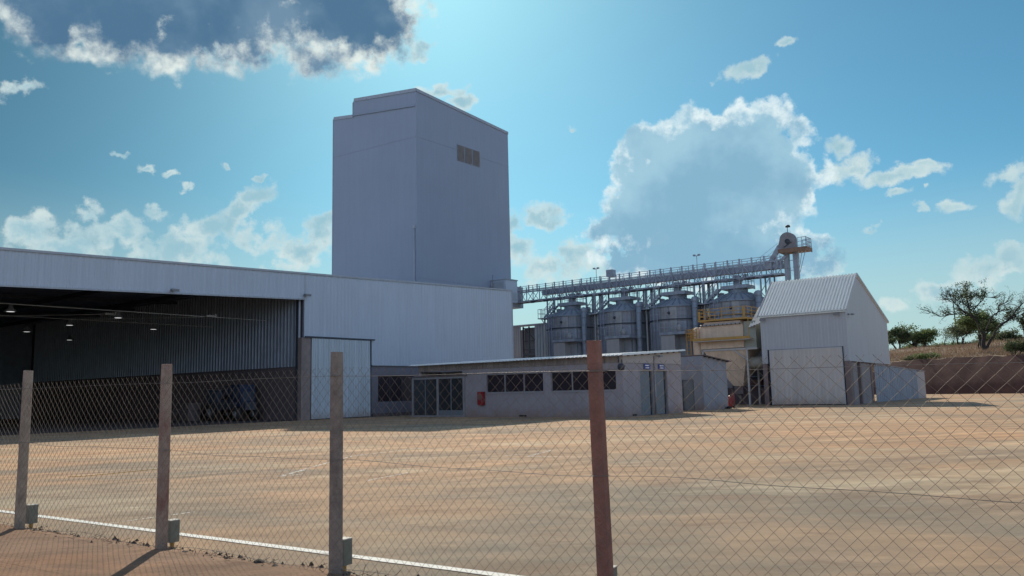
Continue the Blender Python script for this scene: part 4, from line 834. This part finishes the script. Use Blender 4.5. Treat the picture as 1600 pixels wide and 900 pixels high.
s0 = make_silo(-47.45); first = s0.location.copy()
for k, (u, lab) in enumerate(((-47.45, 'grey steel grain silo farthest left, next to the tower'), (-41.05, 'grey steel grain silo, second from the left, behind the red-brown post'), (-35.1, 'grey steel grain silo, third from the left'), (-28.95, 'grey steel grain silo on the right, half hidden by the yellow-railed dust filter'))):
    o = s0 if k == 0 else copy_tree(s0)
    o.location = S(u, VS); o['label'] = lab; o['group'] = 'row of four grain silos'

# ------------------------------------------------------------------ conveyor gallery on trestles
def conveyor():
    T = thing('conveyor_bridge', 'long grey conveyor bridge with railings on lattice trestles above the silos', 'conveyor', (-40, VS, 0))
    a, e = -54.9, -24.6; y0, y1 = VS - .6, VS + .6
    b = MB(T)
    for y in (y0, y1):
        b.bar((a, y, 11.42), (e, y, 11.42), .12, .16); b.bar((a, y, 12.62), (e, y, 12.62), .08, .10)
        n = 34
        for k in range(n + 1): x = a + (e - a) * k / n; b.bar((x, y, 11.42), (x, y, 12.62), .07)
        for k in range(n):
            x = a + (e - a) * k / n; x2 = a + (e - a) * (k + 1) / n
            b.bar((x, y, 11.45 if k % 2 else 12.6), (x2, y, 12.6 if k % 2 else 11.45), .05)
    for k in range(35): x = a + (e - a) * k / 34; b.bar((x, y0, 11.4), (x, y1, 11.4), .07)
    b.build('truss', M['steel'], T)
    b = MB(T); b.box(-51.2, e, VS - .34, VS + .34, 11.96, 12.46); 
    for k in range(14): x = -51 + k * 1.95; b.box(x, x + .12, VS - .38, VS + .38, 11.92, 12.50)
    b.build('conveyor_casing', mat('casing_sheet', (.24, .28, .36), .5, .3, .2, .8, streak=.2), T)
    b = MB(T); b.box(a, e, y0 + .05, y1 - .05, 11.48, 11.52); b.build('walkway', M['steeldark'], T)
    b = MB(T); rail(b, [(a, y0 - .05), (e, y0 - .05)], 12.3, .82, .88, .022, 1); rail(b, [(a, y1 + .05), (e, y1 + .05)], 12.3, .82, .88, .022, 1)
    for k in range(26): x = -53.9 + k * 1.16; b.box(x - .07, x + .07, y0 - .12, y0 - .06, 12.35, 13.2)
    b.build('railing', M['steel'], T)
    for k in range(16): x = -52.5 + k * 1.75; b = MB(T); b.box(x, x + .5, VS - .7, VS - .62, 11.15, 11.38); b.bar((x, y0 - .1, 11.3), (x + 1.0, y0 - .1, 11.35), .09); b.build('cable_tray', M['steeldark'], T)
    for uc, w in ((-49.85, .95), (-44.85, .9), (-43.75, .9), (-38.75, .85), (-37.75, .85), (-32.6, .85), (-31.6, .85), (-26.1, .85)):
        b = MB(T)
        for x in (uc - w / 2, uc + w / 2):
            for y in (y0, y1): b.bar((x, y, 0), (x, y, 11.35), .12, .12)
        n = 9; h = 11.2 / n
        for y in (y0,):
            for k in range(n):
                s_ = -1 if k % 2 else 1
                b.bar((uc - w / 2 * s_, y, k * h), (uc + w / 2 * s_, y, (k + 1) * h), .055)
        b.build('trestle', mat('trestle_steel', (.22, .26, .31), .55, .2, .15, 2) if 'tr' not in M else M['tr'], T)
    for (u, lab) in ((-43.95, 'left'), (-32.62, 'right')):
        b = MB(T); b.tube([(u, y0, 12.6), (u, y0, 14.0)], .028, 6); b.bar((u - .28, y0, 14.02), (u + .28, y0, 14.02), .05); b.box(u - .34, u - .14, y0 - .12, y0 + .1, 14.02, 14.16); b.box(u + .14, u + .34, y0 - .12, y0 + .1, 14.02, 14.16)
        b.build('lamp_mast', M['steel'], T, label='lamp mast standing on the %s half of the conveyor bridge' % lab)
    b = MB(T); b.box(-42.7, -41.95, y0 - .1, y0 + .6, 13.05, 13.75); b.build('drive_box', M['steel'], T)
M['tr'] = mat('trestle_steel', (.22, .26, .31), .55, .2, .15, 2)
conveyor()

def elevator():
    T = thing('bucket_elevator', 'tall bucket elevator with a round hood and a railed rusty platform above the tall shed', 'elevator', (-23.8, VS, 0))
    b = MB(T)
    for x in (-24.22, -23.42): b.box(x - .19, x + .19, VS - .25, VS + .25, 0, 13.5); [b.box(x - .23, x + .23, VS - .29, VS + .29, z, z + .06) for z in (8.5, 10.2, 11.9)]
    b.build('leg_ducts', M['silo'], T)
    for z in (9.5, 10.6, 11.7, 12.6): b = MB(T); b.bar((-24.0, VS, z), (-23.5, VS, z), .05); b.build('cross_tie', M['steel'], T)
    b = MB(T); pts = [(-24.60, VS - .35, 13.55), (-23.34, VS - .35, 13.55)] + [(-24.0 + .66 * math.cos(a), VS - .35, 14.48 + .66 * math.sin(a)) for a in [i * math.pi / 12 for i in range(13)]] + [(-24.85, VS - .35, 13.9)]
    b.prism(pts, (0, .7, 0)); h = b.build('hood', M['hood'], T)
    b = MB(T); b.tube([(-23.95, VS - .42, 14.3), (-23.95, VS - .34, 14.3)], .22, 14); b.bar((-24.3, VS - .38, 13.8), (-23.6, VS - .38, 14.2), .07); b.build('head_bearing', M['steeldark'], h)
    b = MB(T); b.tube([(-24.0, VS, 15.2), (-24.0, VS, 15.65)], .03, 6); b.lathe((-23.95, VS), [(0, 15.6), (.22, 15.64), (.22, 15.76), (.1, 15.84), (0, 15.85)], 10); b.build('beacon', M['steeldark'], T)
    b = MB(T); b.box(-24.7, -22.2, VS - .75, VS + .75, 13.28, 13.38); b.box(-24.72, -22.18, VS - .78, VS - .74, 13.22, 13.6); b.box(-22.2, -22.16, VS - .75, VS + .75, 13.22, 13.6); p = b.build('platform', mat('rusty_orange_steel', (.20, .125, .085), .7, 0, .25, 3), T)
    b = MB(T); rail(b, [(-22.95, VS - .73), (-22.22, VS - .73), (-22.22, VS + .73), (-22.95, VS + .73)], 13.4, 1.05, .4, .02, 2); b.build('railing', M['steel'], p)
    b = MB(T)
    for x0, x1, z1 in ((-22.3, -23.05, 11.4), (-22.6, -23.05, 11.9), (-22.9, -23.05, 12.3)): b.bar((x0, VS - .7, 13.25), (x1, VS - .25, z1), .04)
    b.build('braces', M['steel'], T)
    b = MB(T); b.bar((-24.75, VS - .1, 14.0), (-25.75, VS - .1, 12.5), .36, .36); b.bar((-24.2, VS - .3, 13.0), (-25.4, VS - .3, 12.1), .22, .22); b.box(-26.1, -25.5, VS - .4, VS + .3, 12.0, 12.7); b.build('discharge_chute', M['steel'], T)
    b = MB(T)
    for y in (VS - .5, VS + .5): b.bar((-24.8, y, 13.2), (-27.4, y, 12.6), .03); b.bar((-24.8, y, 14.2), (-27.0, y, 12.8), .02)
    b.build('stay_rods', M['steel'], T)
elevator()

def steel_bay():
    v = 74.2; T = thing('steel_building', 'grey sheeted steel building with an open frame bay between the tower and the first silo', 'building', (-55.5, v, 0))
    b = MB(T); b.corr((-59.5, v, 0), (-56.85, v, 0), (-59.5, v, 9.05), (-56.85, v, 9.1), .3, .04); b.box(-59.5, -56.9, v + .05, v + .15, 0, 9.05); b.build('plain_sheeting', mat('purple_grey_sheet', (.29, .28, .31), .6, .1, .08, 1, streak=.1), T)
    b = MB(T); b.corr((-54.8, v, 0), (-50.8, v, 0), (-54.8, v, 9.1), (-50.8, v, 9.15), .4, .07); b.box(-54.8, -50.8, v + .05, v + .15, 0, 9.1); b.build('ribbed_sheeting', M['galvdull'], T)
    b = MB(T); b.box(-60, -50.7, v + 4, v + 4.1, 0, 9.0); b.box(-56.9, -54.8, v + .9, v + 1.0, 0, 8.9); b.build('rear_sheeting', mat('bay_rear_sheet', (.17, .175, .21), .7, 0, .1, 1), T)
    b = MB(T)
    for x in (-56.75, -55.9, -54.9): b.bar((x, v + .4, 0), (x, v + .4, 9.0), .14)
    b.bar((-56.7, v + .4, 8.9), (-54.9, v + .4, 7.2), .10)
    for z in (5.6, 6.3, 7.3): b.bar((-56.75, v + .4, z), (-54.9, v + .4, z), .09)
    b.box(-56.7, -55, v + .3, v + .8, 5.6, 5.9); b.build('frame', M['steeldark'], T)
    b = MB(T); b.prism([(-60, v - .3, 9.08), (-60, v + 4.2, 9.4), (-60, v + 4.2, 9.5), (-60, v - .3, 9.2)], (9.4, 0, 0)); b.build('roof', M['steel'], T)
steel_bay()

# ------------------------------------------------------------------ chain link fence
def fence():
    T = thing('chain_link_fence', 'rusty chain-link fence on square concrete posts crossing the foreground', 'fence', (P3.x, P3.y, 0), site=False)
    c = .093; r = .0017; n_s0, n_s1 = -9.0, 6.2; H = 1.64; off = .075
    half = c / 2; b = MB(T); nw = int((n_s1 - n_s0) / half); nk = int(H / half)
    def topz(s): return 1.715 - .016 * max(0, s) - .012 * abs(math.sin(s * 1.2))
    def node(i, k):
        s = n_s0 + i * half; z = .03 + (k / nk) * (topz(s) - .03)
        w = noise.noise(Vector((s * .9, z * 1.3, 0))); w2 = noise.noise(Vector((s * 1.1, z * 1.1, 9)))
        return (s + w * .022 + noise.noise(Vector((i * .7, k * .7, 3))) * .004, off + w2 * .022, z + noise.noise(Vector((s * .6, z, 5))) * .018)
    for i in range(nw):
        pts = []
        for k in range(nk + 1):
            side = (k + i) % 2; s, t, z = node(i + side, k)
            p = F(s, t + (r if side else -r), z); pts.append(p)
        if (nk + i) % 2 == 1 or True:
            p = pts[-1]; pts.append(F(0, 0, 0) - F(0, 0, 0) + p + FD * (half * .5 if ((nk + i) % 2) == 0 else -half * .5) + Vector((0, 0, half * .55)))
        b.tube(pts, r, 4, caps=False, smooth=False)
    b.build('wire_mesh', M['wire'], T)
    for nm, zf, t in (('top_wire', lambda s: topz(s) - .035 - .012 * math.sin((s + 1) * 1.15) ** 2, off), ('middle_wire', lambda s: .955 - .014 * s + .012 * math.sin(s * 2.1 + 1) + .006 * math.sin(s * 4.7), off - .01), ('bottom_wire', lambda s: .07 + .02 * math.sin(s * 3), off)):
        b = MB(T); b.tube([F(s_ * .1, t + .01 * math.sin(s_ * .37), zf(s_ * .1)) for s_ in range(-90, 63)], .0019, 5, caps=False); b.build('line_wire', M['wire2'], T)
    specs = [(-7.9, 1.87, 'p1', 0, None), (-5.2, 1.885, 'p1', .004, 'grey-tan concrete post at the left edge of the photo'), (-2.42, 1.86, 'p2', -.004, 'concrete post with red-brown stains, second from the left'), (0, 1.875, 'p3', 0, 'plain grey concrete post with a wire tie near its top'),
             (2.53, 1.845, 'p4', -.016, 'red-brown painted concrete post nearest the camera'), (5.3, 1.85, 'p1', 0, None)]
    pm = dict(p1=mat('tan_concrete', (.33, .27, .215), .92, 0, .22, 9, bump=.6, bscale=60, dirt=(.13, .09, .08), dirt_amt=.7, dirt_scale=3),
              p2=mat('stained_concrete', (.31, .235, .19), .92, 0, .22, 9, bump=.6, bscale=60, dirt=(.19, .055, .045), dirt_amt=.85, dirt_scale=3.4),
              p3=mat('grey_concrete', (.265, .22, .19), .92, 0, .25, 11, bump=.8, bscale=60, dirt=(.12, .09, .09), dirt_amt=.7, dirt_scale=4),
              p4=mat('red_painted_concrete', (.27, .125, .095), .85, 0, .2, 8, bump=.6, bscale=60, dirt=(.15, .095, .08), dirt_amt=.75, dirt_scale=3.5))
    for i, (s, h, mk, lean, lab) in enumerate(specs):
        g = .045; ch = .008; b = MB(T); sec = [(-g, -g + ch), (-g + ch, -g), (g - ch, -g), (g, -g + ch), (g, g - ch), (g - ch, g), (-g + ch, g), (-g, g - ch)]
        vs = []; nz = 16
        for k in range(nz + 1):
            z = -.05 + (h + .05) * k / nz; tp = 1 - .06 * k / nz if k < nz else .90
            for m_, (x, y) in enumerate(sec): j = noise.noise(Vector((x * 30 + i * 9, y * 30, z * 4))) * .004; vs.append(F(s + x * tp + lean * z + j, y * tp + j, z - (.01 * noise.noise(Vector((x * 20, y * 20, i))) if k == nz else 0)))
        fs = [(k * 8 + a, k * 8 + (a + 1) % 8, (k + 1) * 8 + (a + 1) % 8, (k + 1) * 8 + a) for k in range(nz) for a in range(8)] + [tuple(nz * 8 + a for a in range(8))]
        b.add(vs, fs); p = b.build('post', pm[mk], T, label=lab)
        b = MB(T)
        for z in (topz(s) - .045, .95 - .014 * s): b.tube([F(s + lean * z + x, y, z) for x, y in ((-g - .004, -g), (-g - .004, g + .004), (g + .004, g + .004), (g + .004, -g), (-g - .004, -g))], .0028, 5)
        b.build('wire_tie', M['wire2'], p)
        if i in (0, 5): continue
        # small green-grey box on a short yellow stub beside each post
        q = F(s - .065, -.165, 0); ex, ey = FD, FN
        def bx(mb, x0, x1, y0, y1, z0, z1): mb.add([q + ex * x + ey * y + Vector((0, 0, z)) for z in (z0, z1) for y in (y0, y1) for x in (x0, x1)], [(0, 2, 3, 1), (4, 5, 7, 6), (0, 1, 5, 4), (2, 6, 7, 3), (0, 4, 6, 2), (1, 3, 7, 5)])
        t2 = thing('marker_box', ['', 'green-grey box on a short stub beside the leftmost tan post', 'green-grey box on a short stub beside the red-stained post', 'green-grey box on a short stub beside the plain grey post', 'green-grey box on a short stub beside the red-brown post nearest the camera'][i], 'box', tuple(q), site=False, group='boxes beside the fence posts')
        b = MB(t2); bx(b, -.046, .046, -.052, .052, .05, .265); b.build('case', M['capbox'], t2)
        b = MB(t2); bx(b, -.049, .049, -.055, .055, .265, .273); b.build('lid', mat('pale_lid', (.42, .42, .38), .7, 0, .1, 10) if 'lid' not in M else M['lid'], t2)
        b = MB(t2); b.tube([q + Vector((0, 0, -.02)), q + Vector((0, 0, .07))], .022, 10); b.build('stub', M['yellow'], t2)
M['lid'] = mat('pale_lid', (.42, .42, .38), .7, 0, .1, 10)
fence()

# ------------------------------------------------------------------ trees on the bank
def grow(mb, tips, p, d, L_, r, lev, rnd, spread=.6, up=.15, kids=(2, 3), shrink=.72, segs=4):
    pts = [p]; rs = [r]; q = p; dd = d.normalized()
    for i in range(segs):
        dd = (dd + Vector((rnd.gauss(0, .16), rnd.gauss(0, .16), rnd.gauss(0, .12) + up * .25))).normalized(); q = q + dd * (L_ / segs); pts.append(q); rs.append(r * (1 - .42 * (i + 1) / segs))
    mb.tube(pts, rs, 7 if r > .05 else 4, caps=False)
    if lev <= 2: tips += pts[1:]
    if lev == 0: return
    for k in range(rnd.randint(*kids)):
        i = rnd.randint(segs // 2, segs) if k else segs; ax = Vector((rnd.gauss(0, 1), rnd.gauss(0, 1), rnd.gauss(0, .5))).normalized()
        nd_ = (dd + ax * spread + Vector((0, 0, up))).normalized(); grow(mb, tips, pts[i], nd_, L_ * shrink * rnd.uniform(.8, 1.15), rs[i] * .68, lev - 1, rnd, spread, up, kids, shrink, segs)
def leaves(mb, tips, rnd, n, rad_, size, keep=1.0):
    for p in tips:
        if rnd.random() > keep: continue
        for i in range(n):
            c = p + Vector((rnd.gauss(0, rad_), rnd.gauss(0, rad_), rnd.gauss(0, rad_ * .7))); a = Vector((rnd.gauss(0, 1), rnd.gauss(0, 1), rnd.gauss(0, 1))).normalized(); e = a.orthogonal().normalized(); f_ = a.cross(e); s_ = size * rnd.uniform(.6, 1.4)
            mb.add([c - e * s_, c - f_ * s_ * .5, c + e * s_, c + f_ * s_ * .5], [(0, 1, 2, 3)])
def tree(name, label, x, y, h, wid, seed, lm, dens=6, trunks=1, leafsz=.16, group=None, lev=4, up=.1, keep=1.0, trad=.16, lr=.35, cat='tree', hz=None):
    w = (Vector((x, y, 0)) - BO).dot(BN); a = (Vector((x, y, 0)) - BO).dot(BD); z = bank_z(a, w) if w > 0 else 0
    rnd = random.Random(seed); t = thing(name, label, cat, (x, y, z - .1), site=False, group=group)
    mb = MB(t); tips = []; base = Vector((x, y, z - .1))
    for k in range(trunks):
        ang = rnd.uniform(0, 6.28); tilt = .25 if trunks > 1 else .08
        grow(mb, tips, base + Vector((math.cos(ang), math.sin(ang), 0)) * (.25 * (trunks > 1)), Vector((math.cos(ang) * tilt, math.sin(ang) * tilt, 1)), h * .34, trad, lev, rnd, spread=.75 * wid / h, up=up, shrink=.70)
    # fit the crown to its height and width
    zs = [p.z for p in tips]; mx_ = max(zs) - base.z; xr = max(abs(p.x - x) for p in tips); sx = wid / 2 / max(xr, .1); sz = h / max(mx_, .1)
    def fit(p): return Vector((x + (p.x - x) * sx, y + (p.y - y) * sx, base.z + (p.z - base.z) * sz))
    mb.v = [fit(v + mb.o) - mb.o for v in mb.v]; tips = [fit(p) for p in tips]
    tr = mb.build('trunk', M['bark'], t)
    lo = base.z + h * .32; tips = [p for p in tips if p.z > lo]
    lb = MB(t); leaves(lb, tips, rnd, dens, lr, leafsz, keep); lb.build('crown', lm, t)
def at(px, py, Y):
    d = fwd + rgt * ((px - 800) / 1250) + upv * ((450 - py) / 1250); return EYE + d * (Y / d.y)
# the big bare-limbed tree, limb by limb
def big_tree():
    rnd = random.Random(21); Y = 112.0; base = at(1541, 545, Y); w = (base - BO).dot(BN); a = (base - BO).dot(BD); base.z = bank_z(a, w) - .1
    t = thing('savanna_tree', 'large thin-leaved savanna tree with bare spreading limbs on top of the red bank', 'tree', tuple(base), site=False)
    mb = MB(t); tips = []; sc = Y / 1250
    def limb(pts, r0_, r1, dy=0):
        P = []; n = len(pts)
        for i, (X, Yy) in enumerate(pts):
            px, py = 1360 + X / 4.5, 440 + Yy / 4.5
            P.append(base + Vector(((px - 1541.5) * sc, dy * i / max(1, n - 1) + rnd.gauss(0, .12), (545 - py) * sc + .1)))
        Q = [P[0]]
        for p_, q_ in zip(P, P[1:]): m_ = (p_ + q_) / 2 + Vector((rnd.gauss(0, .07), rnd.gauss(0, .1), rnd.gauss(0, .07))); Q += [m_, q_]
        mb.tube(Q, [1.1 * (r0_ + (r1 - r0_) * i / (len(Q) - 1)) for i in range(len(Q))], 7, caps=False)
        for i in range(2, len(Q)):
            for k in range(2 if r1 < .09 else 1):
                d = (Q[i] - Q[i - 1]).normalized() + Vector((rnd.gauss(0, .7), rnd.gauss(0, .8), rnd.gauss(.25, .5)))
                grow(mb, tips, Q[i], d, rnd.uniform(.6, 1.1), .045, 2, rnd, .8, .12, (2, 3), .75, 3)
    limb([(816, 474), (803, 420), (806, 330)], .30, .20)
    limb([(806, 340), (770, 250), (742, 180), (735, 120), (742, 72)], .19, .05, .8)
    limb([(820, 450), (845, 390), (880, 330), (930, 280), (975, 245), (1010, 205), (1060, 150), (1078, 118)], .20, .04, -1.5)
    limb([(822, 325), (870, 270), (905, 215), (960, 190), (1040, 172), (1070, 180)], .11, .03, 1.6)
    limb([(930, 282), (990, 250), (1040, 225), (1085, 200)], .08, .03, -2)
    limb([(770, 250), (705, 205), (645, 175), (590, 132), (520, 108)], .12, .03, -1.8)
    limb([(700, 205), (655, 150), (620, 100), (600, 75)], .07, .025, 1)
    limb([(742, 180), (700, 120), (655, 78), (640, 66)], .09, .03, 1.8)
    limb([(745, 190), (790, 130), (825, 88), (880, 100)], .09, .03, -1.2)
    limb([(655, 195), (600, 205), (555, 215), (500, 182)], .05, .02, 2)
    limb([(720, 220), (640, 205), (570, 213), (522, 214)], .05, .02, -2)
    limb([(735, 150), (770, 90), (760, 70)], .06, .02, 2)
    limb([(905, 225), (940, 150), (985, 130), (1020, 140)], .06, .02, 0)
    mb.build('trunk', M['bark'], t); lb = MB(t); leaves(lb, tips, rnd, 3, .13, .075, .30)
    # denser tufts in the heart of the crown
    heart = [p for p in tips if abs(p.x - base.x + 1.2) < 2.0 and p.z > base.z + 3]; leaves(lb, heart, rnd, 5, .22, .10, .5); lb.build('crown', M['leafB'], t)
big_tree()
def T_(px, Y, dx=0): 
    q = at(px, 540, Y); return q.x, q.y
x, y = T_(1437, 158); tree('leafy_tree', 'round green tree on the bank, just right of the tall shed', x, y, 5.3, 9.4, 3, M['leafA'], 11, 3, .17, lev=4, trad=.2, lr=.45)
x, y = T_(1404, 152); tree('leafy_tree', 'dark bushy tree partly hidden behind the tall shed edge', x, y, 4.0, 6.8, 11, M['leafB'], 11, 2, .16, lev=4, trad=.13, lr=.4)
x, y = T_(1531, 122); tree('leafy_tree', 'tall dense green tree directly behind the bare-limbed savanna tree', x, y, 5.9, 5.8, 25, M['leafA'], 14, 3, .14, lev=4, trad=.15, lr=.42)
x, y = T_(1503, 150); tree('leafy_tree', 'small olive tree to the left of the bare-limbed savanna tree', x, y, 4.8, 5.2, 18, M['leafC'], 9, 3, .13, lev=4, trad=.09, lr=.42)
x, y = T_(1599, 112); tree('leafy_tree', 'dark leafy tree cut by the right edge of the photo', x, y, 5.6, 7.4, 14, M['leafB'], 12, 2, .14, lev=4, trad=.17, lr=.38)
x, y = T_(1482, 175); tree('leafy_tree', 'thin hazy sapling cluster beyond the dry grass, left of the grey pole', x, y, 5.2, 4.8, 17, M['leafC'], 6, 2, .14, lev=3, trad=.07, lr=.5)
for i, (px, Y, h, wd, sd_) in enumerate(((1452, 185, 2.3, 4.5, 1), (1470, 180, 2.0, 4.0, 2), (1513, 170, 2.4, 4.5, 4), (1556, 150, 2.6, 5.0, 6), (1575, 140, 2.5, 4.6, 7), (1420, 190, 2.6, 6, 9), (1546, 165, 2.8, 4, 31), (1498, 190, 2.6, 5, 33), (1462, 200, 3.0, 6, 34), (1483, 198, 2.6, 6, 35), (1520, 196, 3.0, 6, 36), (1536, 190, 2.8, 5.5, 37), (1566, 180, 3.2, 6, 38), (1590, 175, 3.0, 6, 39))):
    x, y = T_(px, Y); tree('bush', 'low green bush among the scrub along the skyline beyond the dry grass', x, y, h, wd, 40 + sd_, M['leafA'] if i % 2 else M['leafC'], 9, 3, .16, group='scrub bushes on the skyline', lev=3, trad=.05, lr=.4, cat='bush')
x, y = T_(1587, 97.5); tree('shrub', 'green shrub hanging over the edge of the red bank at the right', x, y, 1.9, 3.0, 61, M['leafB'], 10, 3, .10, lev=3, trad=.04, lr=.25, cat='shrub')
x, y = T_(1450, 107.2); tree('weeds', 'bright green weed patch on the edge of the red bank', x, y, .8, 3.2, 62, M['leafA'], 9, 4, .08, lev=3, trad=.02, lr=.2, cat='weeds')
x, y = T_(1424, 109); tree('weeds', 'small weed patch on the bank edge close to the lean-to', x, y, .6, 1.9, 63, M['leafC'], 8, 3, .07, lev=3, trad=.02, lr=.18, cat='weeds')
q = at(1497, 541, 150); w = (q - BO).dot(BN); a = (q - BO).dot(BD); z = bank_z(a, w)
mb = MB((q.x, q.y, z)); mb.tube([(q.x, q.y, z - .3), (q.x - .1, q.y, z + 4.0), (q.x - .15, q.y, z + 8.2)], [.13, .11, .09], 8); mb.build('wooden_pole', M['bark'], label='slim bare grey pole standing left of the savanna tree', cat='pole')
